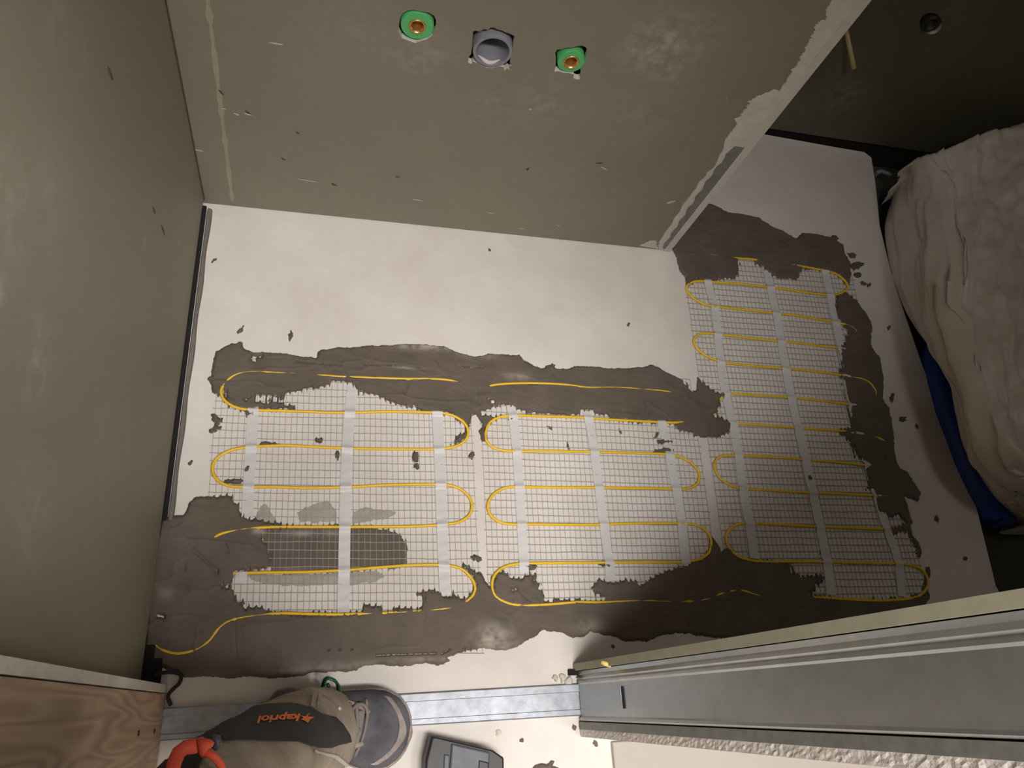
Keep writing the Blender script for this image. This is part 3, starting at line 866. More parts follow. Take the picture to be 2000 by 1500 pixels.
HA = [[(495, 772), (505, 773), (517, 775), (515, 786), (500, 783)], [(519, 775), (524, 775), (524, 787), (519, 786)], [(531, 775), (546, 775), (544, 786), (531, 786)], [(486, 776), (490, 776), (489, 781), (484, 780)], [(436, 760), (443, 762), (444, 776), (437, 777), (435, 770)], [(495, 697), (510, 696), (509, 699), (500, 700), (499, 705), (492, 703)], [(960, 782), (966, 781), (966, 788), (959, 787)], [(950, 783), (954, 782), (955, 789), (951, 789)]]
o = adhesive('adhesive_bed', [(A1, TH)], HA, seed=3, dry=[(820, 676, 70, 9, .8), (560, 690, 40, 5, .3), (1010, 738, 25, 8, .4), (930, 694, 30, 9, .5), (790, 720, 30, 3, .5)], marks=[((797, 745), (790, 768), .004, .003), ((935, 762), (936, 790), .003, .002)] + dashes(580, 709, 668, 716) + dashes(712, 714, 748, 716, 3, 6) + dashes(757, 715, 822, 720, 5, 5, 2) + dashes(895, 716, 945, 721, 8, 4, 3))
tag(o, 'grey-brown trowelled adhesive band along the far edge of the left and middle mats', 'tile adhesive')
B1 = [(327, 1010), (345, 1007), (357, 1006), (365, 997), (370, 980), (380, 970), (405, 970), (445, 971), (462, 982), (472, 997), (477, 1007), (492, 1016), (525, 1021), (557, 1025), (580, 1027), (560, 1033), (505, 1034), (515, 1052), (532, 1082), (527, 1112), (500, 1117), (460, 1117), (457, 1135), (455, 1150), (462, 1170), (482, 1184), (522, 1187), (537, 1196), (572, 1198), (655, 1200), (662, 1194), (677, 1195), (685, 1200), (700, 1195), (710, 1182), (735, 1186), (750, 1190), (765, 1190), (797, 1185), (815, 1187), (827, 1182), (827, 1165), (812, 1160), (832, 1155), (857, 1154), (872, 1162), (880, 1157), (892, 1167), (910, 1170), (922, 1160), (927, 1142), (922, 1125), (912, 1115), (902, 1104), (910, 1102), (925, 1114), (937, 1117), (947, 1132), (957, 1149), (962, 1147), (961, 1130), (975, 1114), (990, 1122), (1010, 1129), (1035, 1122), (1047, 1125), (1037, 1135), (1052, 1140), (1050, 1152), (1065, 1160), (1065, 1172), (1100, 1172), (1180, 1174), (1182, 1167), (1165, 1157), (1160, 1150), (1170, 1136), (1200, 1136), (1240, 1135), (1250, 1145), (1268, 1133), (1304, 1118), (1322, 1109), (1349, 1100), (1376, 1085), (1388, 1064), (1388, 1045), (1397, 1055), (1409, 1076), (1421, 1067), (1436, 1088), (1460, 1095), (1505, 1097), (1544, 1100), (1545, 1118), (1553, 1127), (1592, 1124), (1607, 1130), (1592, 1145), (1577, 1163), (1604, 1167), (1670, 1173), (1760, 1171), (1805, 1160), (1812, 1150), (1815, 1168), (1800, 1195), (1700, 1225), (1600, 1240), (1500, 1245), (1420, 1247), (1379, 1245), (1347, 1238), (1301, 1238), (1264, 1252), (1218, 1252), (1185, 1240), (1154, 1234), (1140, 1245), (1120, 1246), (1095, 1234), (1075, 1232), (1057, 1230), (1047, 1240), (1022, 1255), (1005, 1265), (990, 1269), (945, 1267), (910, 1267), (900, 1277), (875, 1285), (880, 1292), (855, 1299), (837, 1295), (812, 1296), (787, 1301), (762, 1300), (737, 1297), (712, 1300), (695, 1310), (650, 1314), (612, 1314), (575, 1322), (550, 1325), (480, 1322), (440, 1325), (400, 1320), (360, 1322), (345, 1315), (320, 1302), (300, 1310), (288, 1306), (278, 1290), (283, 1250), (290, 1150), (303, 1060), (316, 1015)]
B2 = [(500, 1032), (560, 1026), (700, 1027), (760, 1033), (785, 1046), (797, 1075), (795, 1100), (780, 1108), (700, 1113), (620, 1118), (530, 1118), (520, 1080)]
HB = [[(433, 1143), (440, 1139), (443, 1147), (438, 1151)], [(440, 1140), (449, 1139), (450, 1151), (441, 1152)], [(451, 1140), (456, 1140), (455, 1152), (450, 1151)], [(308, 1202), (318, 1202), (319, 1206), (309, 1206)], [(1008, 1150), (1004, 1150), (1004, 1151), (1008, 1151)]]
o = adhesive('adhesive_bed', [(B1, TH), (B2, .0007)], HB, seed=7, dry=[(960, 1245, 32, 25, .9), (985, 1262, 40, 10, .5), (1150, 1225, 25, 16, .5), (700, 1300, 120, 10, .35), (610, 1308, 90, 8, .35), (830, 1288, 60, 6, .35), (325, 1160, 14, 16, .3), (505, 1038, 12, 6, .9), (590, 1042, 30, 5, .7), (640, 1042, 20, 5, .6), (560, 1112, 40, 4, .3)], marks=[((375, 1072), (424, 1115), .003, .0035), ((424, 1115), (424, 1122), .003, .0035), ((440, 1065), (445, 1078), .003, .003), ((458, 1195), (462, 1300), .002, .0012), ((1018, 1160), (1035, 1175), .0025, .0025), ((360, 1105), (362, 1112), .003, .003)] + dashes(735, 1280, 850, 1276, 5, 4, 4) + dashes(640, 1270, 700, 1268, 2, 14, 5) + dashes(862, 1277, 878, 1268, 3, 3, 6))
tag(o, 'broad grey-brown adhesive bed across the front of the mats towards the door', 'tile adhesive')
C1 = [(1384, 397), (1401, 404), (1422, 416), (1450, 418), (1482, 427), (1506, 443), (1527, 451), (1552, 467), (1566, 455), (1597, 458), (1622, 464), (1646, 479), (1650, 497), (1660, 515), (1662, 535), (1658, 560), (1650, 550), (1637, 536), (1612, 530), (1597, 525), (1567, 527), (1557, 535), (1555, 547), (1532, 546), (1515, 542), (1500, 532), (1490, 525), (1475, 517), (1470, 504), (1442, 506), (1442, 525), (1442, 540), (1415, 546), (1405, 542), (1400, 549), (1355, 549), (1340, 560), (1339, 542), (1327, 530), (1322, 507), (1314, 487), (1312, 470), (1335, 440), (1360, 412)]
o = adhesive('adhesive_bed', [(C1, TH)], [], seed=12, clip=lambda X, Y: ~((X < XC + .004) & (Y > YB - .006)))
tag(o, 'dark adhesive patch behind the outer wall corner at the alcove end of the right mat', 'tile adhesive')
D1 = [(1630, 586), (1638, 576), (1650, 574), (1664, 582), (1678, 596), (1690, 610), (1700, 630), (1703, 644), (1700, 658), (1702, 676), (1710, 690), (1719, 702), (1720, 720), (1724, 730), (1726, 756), (1724, 780), (1736, 798), (1741, 827), (1747, 867), (1747, 896), (1757, 915), (1771, 920), (1784, 941), (1797, 963), (1792, 979), (1771, 971), (1763, 971), (1771, 987), (1776, 1008), (1781, 1021), (1776, 1032), (1784, 1048), (1795, 1059), (1800, 1080), (1799, 1093), (1792, 1088), (1789, 1072), (1779, 1051), (1771, 1037), (1741, 1045), (1736, 1032), (1749, 1032), (1768, 1021), (1760, 1013), (1752, 1005), (1736, 1007), (1712, 1000), (1709, 984), (1704, 957), (1693, 955), (1691, 931), (1693, 912), (1685, 901), (1672, 891), (1661, 861), (1653, 857), (1640, 848), (1637, 840), (1661, 837), (1660, 813), (1656, 796), (1652, 776), (1646, 744), (1638, 732), (1644, 720), (1640, 700), (1636, 680), (1652, 674), (1654, 644), (1640, 628), (1634, 620), (1630, 600)]
o = adhesive('adhesive_bed', [(D1, TH)], [[(1724, 889), (1728, 890), (1728, 899), (1724, 896)], [(1656, 849), (1664, 848), (1662, 857), (1657, 856)]], seed=15, rough=.003)
tag(o, 'dark ragged adhesive strip along the right edge of the right mat', 'tile adhesive')
# thin washes
for pl, lab in [([(580, 1002), (596, 990), (640, 978), (655, 1000), (655, 1020), (585, 1020)], 'thin grey adhesive wash left of the central tape on the left mat'), ([(690, 1000), (715, 990), (740, 995), (775, 1000), (765, 1010), (720, 1020), (690, 1022)], 'thin grey adhesive wash right of the central tape on the left mat'), ([(500, 1015), (508, 990), (520, 982), (528, 1000), (540, 1015), (530, 1022)], 'thin smear of adhesive over the left tape of the left mat'), ([(482, 1123), (560, 1121), (740, 1115), (752, 1125), (740, 1134), (690, 1142), (560, 1145), (520, 1140), (490, 1132)], 'thin grey adhesive wash below the lowest but one cable row of the left mat')]:
    o = adhesive('adhesive_wash', [(pl, .0006)], [], g=.0018, seed=21, mat_=M['wash'], tooth=.001, edge_w=.012)
    tag(o, lab, 'tile adhesive')
# splats: (polygon or ellipse) on the screed and on the mesh
SPL = [((422, 820, 11, 10), 'dark adhesive blob at the left edge of the left mat, upper'), ((419, 838, 10, 9), 'dark adhesive blob at the left edge of the left mat, lower'),
       ((470, 645, 6, 12), 'adhesive splash on the bare floor above the left end of the far band'), ((568, 656, 5, 9), 'adhesive splash on the bare floor right of its neighbour above the far band'), ((483, 915, 7, 9), 'adhesive fleck inside the second left cable loop'), ((621, 860, 10, 5), 'adhesive fleck left of the central tape on the left mat'), ((658, 888, 4, 9), 'adhesive fleck touching the central tape of the left mat'),
       ((522, 868, 20, 5), 'flat adhesive clump on the second cable row of the left mat'), ((455, 941, 26, 5), 'adhesive wedge inside the bottom of the second left cable loop'), ((811, 893, 5, 12), 'small adhesive fleck right of centre on the left mat, upper'), ((813, 910, 5, 7), 'small adhesive fleck right of centre on the left mat, lower'), ((921, 889, 6, 7), 'adhesive fleck at the right edge of the left mat'), ((931, 1091, 9, 6), 'adhesive fleck between the left and middle mats'), ((1034, 1106, 14, 6), 'adhesive clump at the foot of the left tape of the middle mat'), ((1184, 1102, 12, 6), 'adhesive clump at the foot of the central tape of the middle mat'), ((1000, 818, 7, 4), 'adhesive fleck on top of the left tape of the middle mat'), ((1300, 880, 22, 6), 'adhesive clump on the right tape of the middle mat'), ((1295, 862, 14, 5), 'adhesive smear above the right tape of the middle mat'), ((1282, 852, 4, 7), 'adhesive fleck at the upper right of the middle mat'), ((1110, 872, 3, 8), 'narrow adhesive fleck on the second row of the middle mat'), ((1074, 835, 5, 4), 'tiny adhesive fleck near the top of the middle mat'), ((1210, 842, 4, 6), 'small adhesive fleck below the far band on the middle mat'), ((1580, 934, 5, 6), 'round dark fleck on the central tape of the right mat'), ((1606, 1077, 6, 4), 'dark fleck beside the central tape near the foot of the right mat'),
       ((1628, 466, 10, 5), 'dark adhesive splash right of the alcove patch, topmost'), ((1663, 500, 9, 6), 'dark adhesive splash right of the alcove patch, second from top'), ((1672, 520, 12, 9), 'largest dark adhesive splash right of the alcove patch'), ((1674, 538, 8, 6), 'dark adhesive splash right of the alcove patch, third from top'), ((1687, 554, 7, 4), 'dark adhesive splash right of the alcove patch, fourth from top'), ((1698, 557, 5, 4), 'dark adhesive splash right of the alcove patch, fifth from top'), ((1762, 819, 8, 5), 'oval adhesive fleck on the bare floor right of the right strip'), ((1791, 833, 4, 6), 'narrow adhesive fleck on the bare floor nearest the blue bag'), ((1829, 1014, 4, 9), 'elongated adhesive fleck on the bare floor by the lower right'), ((1884, 1092, 4, 4), 'tiny adhesive fleck on the bare floor at the far lower right'), ((1742, 776, 4, 9), 'ragged adhesive fleck touching the right strip'), ((1736, 640, 3, 4), 'tiny adhesive fleck on the bare floor above the blue bag'),
       ((1808, 1135, 6, 30), 'dark adhesive smear around the last cable loop of the right mat'), ((1075, 716, 9, 6), 'adhesive crumb on the upper edge of the far band'), ((373, 903, 3, 6), 'adhesive fleck on the bare strip beside the left wall'), ((419, 508, 5, 5), 'brown speck on the bare floor near the back left corner'), ((956, 489, 3, 4), 'brown speck on the bare floor below the back wall'), ((1227, 634, 3, 4), 'brown speck on the bare floor left of the right mat'), ((1197, 1262, 5, 4), 'brown speck on the floor in front of the door wall')]
for i, ((px, py, rx, ry), lab) in enumerate(SPL):
    n = 14
    rg = random.Random(i * 13 + 5)
    k1 = rg.uniform(-.5, .5); pl = [(px + rx * math.cos(a) * rg.uniform(.6, 1.3) + k1 * ry * math.sin(a), py + ry * math.sin(a) * rg.uniform(.6, 1.3) + k1 * ry * .5 * math.cos(a)) for a in np.linspace(0, 2 * math.pi, n + 1)[:-1]]
    h = .0056 if rx * ry > 30 else .0042
    o = adhesive('adhesive_splash', [(pl, h)], [], g=.0009, seed=40 + i, rough=.0019, tooth=.0015, edge_w=.004)
    tag(o, lab, 'tile adhesive', 'adhesive splashes')
# ------------------------------------------------------------------ hall side: adhesive blot, case, board
pl = [(1040, 1500), (1044, 1494), (1055, 1491), (1068, 1492), (1074, 1486), (1077, 1484), (1083, 1487), (1080, 1495), (1090, 1499), (1100, 1510), (1060, 1530), (1035, 1515)]
o = adhesive('adhesive_splash', [(pl, .003)], [], g=.0014, seed=77, rough=.001, tooth=0)
tag(o, 'brown adhesive blot on the hall floor right of the black case', 'tile adhesive')
pts = [P(1196, 1447), P(1215, 1448), P(2200, 1440), P(2200, 1700), P(1202, 1700)]
a = P(1192, 1449); b = P(1201, 1520)
m = MB(); m.prism([(a[0], a[1]), (a[0] + .004 + .0, -.36), (a[0] + .8, -.36), (a[0] + .8, a[1] - .0)], .0, .012)
t = m.build('pale_board', M['white_board']); bevel(t, .002); tag(t, 'pale board lying on the hall floor against the door wall', 'board')
for i, (px, py, r, mt, lab) in enumerate([(1121, 1420, .0055, 'brown_crumb', 'brown crumb on the hall floor at the foot of the outer board'), (1134, 1417, .0045, 'dark_gap', 'dark crumb touching the foot of the outer board'), (1163, 1452, .006, 'brown_crumb', 'curled dark flake beside the pale board on the hall floor'), (1019, 1446, .004, 'brown_crumb', 'small brown crumb on the hall floor between case and stud'), (974, 1432, .006, 'debris', 'white plaster crumb on the hall floor behind the black case')]):
    tag(lump('crumb', px, py, r, .004, 30 + i, M[mt]), lab, 'debris')
ctr = P(905, 1500, .06)
t = thing('black_case', 'black plastic case with a grey inset lid beside the shoe', 'case', (ctr[0], ctr[1] - .01, 0))
cor = [P(843, 1437, .055)[:2], P(963, 1465, .055)[:2], P(985, 1480, .055)[:2], P(986, 1600, .055)[:2], P(826, 1600, .055)[:2], P(831, 1485, .055)[:2]]
m = MB()
cc = sum(cor) / len(cor)
lp = []
for f, z in [(.96, 0), (.99, .01), (1.0, .05), (.985, .055), (.94, .056)]:
    lp.append([(cc[0] + (c[0] - cc[0]) * f, cc[1] + (c[1] - cc[1]) * f, z) for c in cor])
m.loft(lp); o = m.build('shell', M['black'], t); bevel(o, .006, 3)
cor = [P(882, 1452, .06)[:2], P(957, 1469, .06)[:2], P(952, 1600, .06)[:2], P(872, 1600, .06)[:2]]
m = MB(); m.prism(cor, .052, .061); o = m.build('lid', M['case_grey'], t); bevel(o, .003, 2)
cor = [P(868, 1473, .06)[:2], P(879, 1475, .06)[:2], P(872, 1600, .06)[:2], P(862, 1600, .06)[:2]]
m = MB(); m.prism(cor, .05, .059); o = m.build('latch', M['case_grey'], t); bevel(o, .002, 2)
cor = [P(935, 1484, .062)[:2], P(955, 1489, .062)[:2], P(952, 1600, .062)[:2], P(930, 1600, .062)[:2]]
m = MB(); m.prism(cor, .056, .0625); o = m.build('grip', M['black'], t); bevel(o, .002, 2)

# ------------------------------------------------------------------ sheeted pile and blue bag in the alcove
ROWS = [
    # far left foot of the sheet, back -> front
    [(1742, 385, .00), (1726, 440, .00), (1734, 500, .00), (1764, 590, .01), (1800, 655, .03), (1822, 675, .06), (1856, 745, .07), (1868, 805, .07), (1884, 868, .06), (1920, 935, .04), (1952, 985, .02), (2010, 1040, -.06)],
    [(1765, 345, .09), (1762, 400, .09), (1775, 500, .09), (1800, 590, .10), (1828, 655, .12), (1848, 700, .13), (1876, 765, .13), (1892, 820, .13), (1908, 880, .12), (1940, 940, .10), (1975, 985, .08), (2030, 1035, -.03)],
    [(1783, 312, .17), (1800, 390, .17), (1822, 490, .18), (1848, 590, .19), (1866, 655, .19), (1880, 710, .19), (1905, 775, .19), (1925, 830, .19), (1945, 885, .18), (1975, 935, .16), (2010, 970, .13), (2060, 1010, .09)],
    [(1830, 298, .22), (1850, 390, .22), (1880, 490, .23), (1905, 590, .23), (1925, 655, .23), (1942, 710, .23), (1960, 775, .22), (1980, 830, .22), (2000, 880, .21), (2030, 920, .19), (2060, 950, .16), (2100, 980, .11)],
    [(1905, 268, .25), (1930, 390, .25), (1960, 490, .26), (1985, 590, .26), (2005, 655, .26), (2020, 710, .25), (2040, 775, .25), (2060, 820, .24), (2080, 860, .23), (2100, 900, .20), (2130, 930, .16), (2150, 960, .1)],
    [(2010, 236, .28), (2040, 390, .28), (2070, 490, .28), (2100, 590, .28), (2120, 655, .28), (2130, 710, .27), (2150, 775, .26), (2160, 820, .25), (2180, 860, .23), (2190, 900, .2), (2200, 930, .15), (2220, 960, .08)],
    [(2130, 215, .26), (2160, 390, .26), (2180, 490, .26), (2190, 590, .26), (2200, 655, .26), (2210, 710, .25), (2220, 775, .24), (2230, 820, .22), (2240, 860, .2), (2250, 900, .16), (2260, 930, .1), (2270, 960, .03)]]
ctl = [[P(*q) for q in r] for r in ROWS]
# back skirt hangs to the floor behind
fine_v = [crom(r, .012) for r in ctl]
nvv = 150


def resamp(r, n):
    r = np.array(r); d = np.r_[0, np.cumsum(np.linalg.norm(np.diff(r, axis=0), axis=1))]
    s = np.linspace(0, d[-1], n)
    return np.stack([np.interp(s, d, r[:, k]) for k in range(3)], 1)


cols = [resamp(r, nvv) for r in fine_v]
grid = []
for j in range(nvv):
    c = crom([r[j] for r in cols], .02)
    grid.append(resamp(c, 130))
G = np.array(grid)   # v, u, 3
vv, uu = np.meshgrid(np.linspace(0, 1, nvv), np.linspace(0, 1, 130), indexing='ij')
fold = fbm(uu * 26 + .6 * fbm(uu * 3, vv * 3, 2, 2), vv * 2.6, 51, 3) * .030 * np.clip(1.1 - uu * 1.7, .12, 1) + fbm(uu * 7, vv * 7, 52, 4) * .022 + np.abs(fbm(uu * 16 + vv * 5, vv * 14, 57, 3)) * .012
cre = np.clip(1 - 7 * np.abs(fbm(uu * 17 + .5 * fbm(uu * 2, vv * 4, 71, 2), vv * 1.6, 72, 2)), 0, 1) * np.exp(-((uu - .25) / .2) ** 2)
crm = np.clip(1 - 5 * np.abs(fbm(uu * 9 + vv * 2, vv * 9 - uu * 3, 74, 3)), 0, 1) * smooth(.2, .5, uu)
fold += cre * .020 + crm * .010 - .008
fold *= np.clip(uu * 8, .15, 1)
G[..., 2] = np.maximum(G[..., 2] + fold, -.07)
G[..., 0] += fold * .5 * (uu < .3)
G[..., 1] = np.minimum(G[..., 1], YA - .004)
G[..., 0] = np.minimum(G[..., 0], XR - .004)
back = G[0].copy(); back[:, 1] = np.minimum(back[:, 1] + .006, YA - .004); back[:, 2] -= .05
G = np.concatenate([back[None], G, ], 0)
fr = G[-1].copy(); fr[:, 2] = -.07; fr[:, 1] -= .004
G = np.concatenate([G, fr[None]], 0)
rt = G[:, -1:].copy(); rt[..., 2] = -.07
G = np.concatenate([G, rt], 1)
a, b = G.shape[:2]
Fc = [(j * b + i, j * b + i + 1, (j + 1) * b + i + 1, (j + 1) * b + i) for j in range(a - 1) for i in range(b - 1)]
o = mk('dust_sheet', G.reshape(-1, 3), Fc, M['sheet'], None, True)
tag(o, 'crumpled pale plastic sheet draped over a heap in the right alcove', 'plastic sheet')
# blue bag peeking out below the sheet
bl = [(1813, 655), (1806, 690), (1818, 745), (1834, 805), (1852, 850), (1872, 905), (1898, 960), (1925, 1008), (1944, 1018), (1951, 1008)]
br = [(1830, 665), (1850, 720), (1880, 760), (1890, 815), (1905, 870), (1920, 905), (1940, 945), (1958, 975), (1965, 1000), (1962, 1008)]
loops = []
for (x0_, y0_), (x1_, y1_) in zip(bl, br):
    a_ = P(x0_, y0_, -.02); b_ = P(x1_, y1_, .035)
    a_ = P(x0_, y0_, .012)
    cc = (a_ + b_) / 2
    loops.append([a_ + np.array([.004, 0, -.05]), a_, a_ * .6 + b_ * .4 + np.array([0, 0, .016]), b_, b_ + np.array([.05, -.01, -.02]), b_ + np.array([.05, -.01, -.09])])
m = MB(); m.loft(loops)
t = m.build('blue_bag', M['blue'], None, True); tag(t, 'blue plastic bag showing below the edge of the dust sheet', 'bag')

# small white hook lying in the dark corner
m = MB(); m.tube(crom([P(1708, 345, -.01), P(1714, 337, .012), P(1722, 335, .014), P(1740, 342, .012)], .006), .006, 8)
t = m.build('plastic_hook', M['pipe'], None, True); tag(t, 'small grey bent tube in the dark gap left of the dust sheet', 'tube')

# ------------------------------------------------------------------ person: right leg and shoe
pr = thing('person', 'person in khaki work trousers with one dusty grey shoe on the door track', 'person', (P(640, 1425)[0], P(640, 1425)[1], 0))
heel = P(522, 1392, .03); toe = P(801, 1434, .03)
ax = toe - heel; ax[2] = 0; SL = np.linalg.norm(ax); ax /= SL; sd = np.array([-ax[1], ax[0], 0])
ZS = .0105
out = [(0, .020), (.03, .036), (.10, .043), (.25, .046), (.42, .050), (.55, .057), (.68, .064), (.78, .065), (.87, .058), (.94, .043), (.985, .022), (1.0, .004)]


def hwid(t):
    return float(np.interp(t, [q[0] for q in out], [q[1] for q in out]))


oc = [heel + ax * t * SL + sd * hwid(t) for t in np.linspace(0, 1, 40)] + [heel + ax * t * SL - sd * hwid(t) for t in np.linspace(1, 0, 40)]
cen = sum(oc) / len(oc)
m = MB()
m.loft([[(cen[0] + (p[0] - cen[0]) * f, cen[1] + (p[1] - cen[1]) * f, ZS + z) for p in oc] for f, z in [(.98, 0), (1.0, .004), (1.015, .018), (1.0, .026)]])
so = m.build('sole', M['shoe_sole'], pr, True); so.modifiers.new('es', 'EDGE_SPLIT')
m = MB(); m.loft([[(cen[0] + (p[0] - cen[0]) * f, cen[1] + (p[1] - cen[1]) * f, ZS + z) for p in oc] for f, z in [(1.0, .020), (1.02, .022), (1.02, .030), (.97, .033)]], False)
m.build('rand', M['shoe_dust'], pr, True)
# upper
top = [(0, .075), (.1, .095), (.2, .105), (.32, .105), (.42, .10), (.52, .088), (.62, .074), (.72, .064), (.82, .058), (.9, .050), (.96, .040), (1.0, .028)]
loops = []
for t in np.linspace(0.005, .985, 36):
    w = hwid(t) * .97; h = float(np.interp(t, [q[0] for q in top], [q[1] for q in top]))
    c = heel + ax * t * SL
    lp = []
    for a in np.linspace(0, math.pi, 21):
        ca, sa = math.cos(a), math.sin(a)
        e = .62 if t > .5 else .8
        lp.append(c + sd * w * np.sign(ca) * abs(ca) ** e + np.array([0, 0, ZS + .026 - .03 + (h - .026) * sa ** .85 * 1.0 + .0]))
    loops.append(lp)
m = MB(); m.loft(loops, True, False)
up = m.build('shoe_upper', M['shoe'], pr, True)


def shoe_pt(t, s, lift=0.0):
    w = hwid(t) * .97; h = float(np.interp(t, [q[0] for q in top], [q[1] for q in top]))
    e = .62 if t > .5 else .8
    ca = np.sign(s) * abs(s) ** (1 / e); ca = max(-1, min(1, ca)); sa = math.sqrt(max(0, 1 - ca * ca))
    return heel + ax * t * SL + sd * w * s + np.array([0, 0, ZS - .004 + (h - .026) * sa ** .85 + lift])


# toe cap dust band
V = []; nn = 24
for t in (.80, .93):
    pass
capl = []
for s in np.linspace(-.86, .86, 30):
    t0 = .965 - .23 * abs(s) ** 2.6 - .005; t1 = t0 - .055
    capl.append([shoe_pt(t0, s, .0012), shoe_pt((t0 + t1) / 2, s, .0016), shoe_pt(t1, s, .001)])
m = MB(); m.loft(capl, False, False); m.build('toe_band', M['shoe_dust'], up, True)
# tongue and lace rows
m = MB(); m.loft([[shoe_pt(t, s, .004 + .003 * (1 - s * s * 4)) for s in np.linspace(-.42, .42, 9)] for t in np.linspace(.42, .64, 8)], False, False); m.build('tongue', M['lace'], up, True)
for k, t in enumerate((.47, .53, .59)):
    m = MB(); m.tube([shoe_pt(t + .02 * math.sin(s * 4 + k), s, .009) for s in np.linspace(-.6, .62, 10)], .0032, 6)
    m.build('lace', M['lace'], up, True)
m = MB(); m.tube([shoe_pt(.60 + .06 * math.cos(a), .25 + .35 * math.sin(a), .010) for a in np.linspace(0, 5.2, 20)], .003, 6); m.build('lace', M['lace'], up, True)
for sg in (-1, 1):
    m = MB(); m.tube([shoe_pt(.44 + .23 * u, sg * (.66 - .28 * u * u), .003) for u in np.linspace(0, 1, 10)], .0045, 6, flat=.6); m.build('eyelet_stay', M['shoe_dust'], up, True)
m = MB(); m.tube([shoe_pt(.665 - .03 * s * s * 2, s, .002) for s in np.linspace(-.75, .75, 16)], .0028, 6, flat=.5); m.build('toe_seam', M['lace'], up, True)

# trouser leg: one continuous surface from the shoe up past the knee
LEG = [(634, 1430, .070, .066, .056), (630, 1431, .10, .067, .058), (616, 1433, .15, .064, .058), (592, 1440, .22, .064, .060), (556, 1461, .32, .067, .064), (512, 1500, .42, .072, .070), (460, 1552, .50, .076, .075), (405, 1618, .57, .082, .082), 'W']
LEG = LEG[:-1]
HIPS = [(-.100, -.175, .68, .086, .088), (-.085, -.195, .80, .092, .094), (-.075, -.205, .90, .098, .1)]
ctrs = crom([tuple(P(q[0], q[1], q[2])) for q in LEG] + [q[:3] for q in HIPS], .008)
LEG = LEG + HIPS
ctrs = resamp(ctrs, 110)
ra = np.interp(np.linspace(0, 1, 110), np.linspace(0, 1, len(LEG)), [q[3] for q in LEG])
rb = np.interp(np.linspace(0, 1, 110), np.linspace(0, 1, len(LEG)), [q[4] for q in LEG])
NL = 128
loops = []
for i, c in enumerate(ctrs):
    tt = ctrs[min(i + 1, 109)] - ctrs[max(i - 1, 0)]; tt /= np.linalg.norm(tt)
    s_ = np.cross(tt, (0, 1, 0)); s_ = np.array([0, 1, 0]) - tt * tt[1]; s_ /= np.linalg.norm(s_)
    b_ = np.cross(s_, tt)
    lp = []
    for k in range(NL):
        a = 2 * math.pi * k / NL
        wr = 1 + .05 * float(fbm(np.array(a * 1.3), np.array(i * .09), 61, 3)) + .035 * math.exp(-(i / 14) ** 2) * math.sin(i * .9 + 2 * math.sin(a)) + .02 * math.sin(i * .55 + 3 * math.sin(a)) * math.exp(-((i - 20) / 18) ** 2)
        lp.append(c + wr * (ra[i] * math.cos(a) * s_ + rb[i] * math.sin(a) * b_))
    loops.append(lp)
m = MB(); m.loft(loops, True)
leg = m.build('trouser_leg', M['trousers'], pr, True)
LV = np.array(m.V); BV = BVHTree.FromPolygons([tuple(v) for v in m.V], m.F)


def hit(px, py, off=0.0):
    d = Vector(ray(px, py)).normalized()
    loc, nor, idx, dist = BV.ray_cast(Vector((0, 0, H)), d)
    if loc is None: return None
    if nor.dot(d) > 0: nor = -nor
    return np.array(loc + nor * off)


def on_leg(name, poly, off, material, parent, res=3.0):
    """sew a flat patch onto the trouser leg"""
    dens = []
    n = len(poly)
    for i in range(n):
        a = np.array(poly[i], float); b = np.array(poly[(i + 1) % n], float); k = max(1, int(np.linalg.norm(b - a) / res))
        dens += [tuple(a + (b - a) * j / k) for j in range(k)]
    vs = [Vector(p) for p in dens]; es = [(i, (i + 1) % len(dens)) for i in range(len(dens))]
    xs = [p[0] for p in dens]; ys = [p[1] for p in dens]
    for x in np.arange(min(xs), max(xs), res):
        for y in np.arange(min(ys), max(ys), res):
            if inpoly(x, y, dens): vs.append(Vector((x, y)))
    r = delaunay_2d_cdt(vs, es, [], 0, 1e-4)
    Vp = []; ok = []
    for v in r[0]:
        h_ = hit(v.x, v.y, off); ok.append(h_ is not None); Vp.append(h_ if h_ is not None else np.zeros(3))
    Fc = []
    for f in r[2]:
        c = sum((r[0][i] for i in f), Vector((0, 0))) / len(f)
        if all(ok[i] for i in f) and inpoly(c.x, c.y, dens): Fc.append(tuple(f))
    us = sorted(set(i for f in Fc for i in f)); mp_ = {a: b for b, a in enumerate(us)}
    o = mk(name, np.array([Vp[i] for i in us]), [tuple(mp_[i] for i in f) for f in Fc], material, parent, True)
    return o


PAN = [(300, 1500), (338, 1467), (380, 1436), (424, 1405), (476, 1386), (520, 1379), (567, 1376), (606, 1384), (627, 1397), (653, 1402), (668, 1416), (681, 1436), (684, 1449), (660, 1455), (645, 1461), (620, 1462), (606, 1459), (580, 1450), (540, 1450), (502, 1449), (463, 1446), (438, 1449), (420, 1456), (405, 1468), (392, 1490), (380, 1540), (290, 1540)]
pn = on_leg('knee_panel', PAN, .0016, M['panel'], pr)
md = pn.modifiers.new('so', 'SOLIDIFY'); md.thickness = .0012
on_leg('panel_seam', [(606, 1460), (622, 1442), (650, 1414), (654, 1416), (628, 1446), (612, 1462)], .0026, M['lace'], pr)
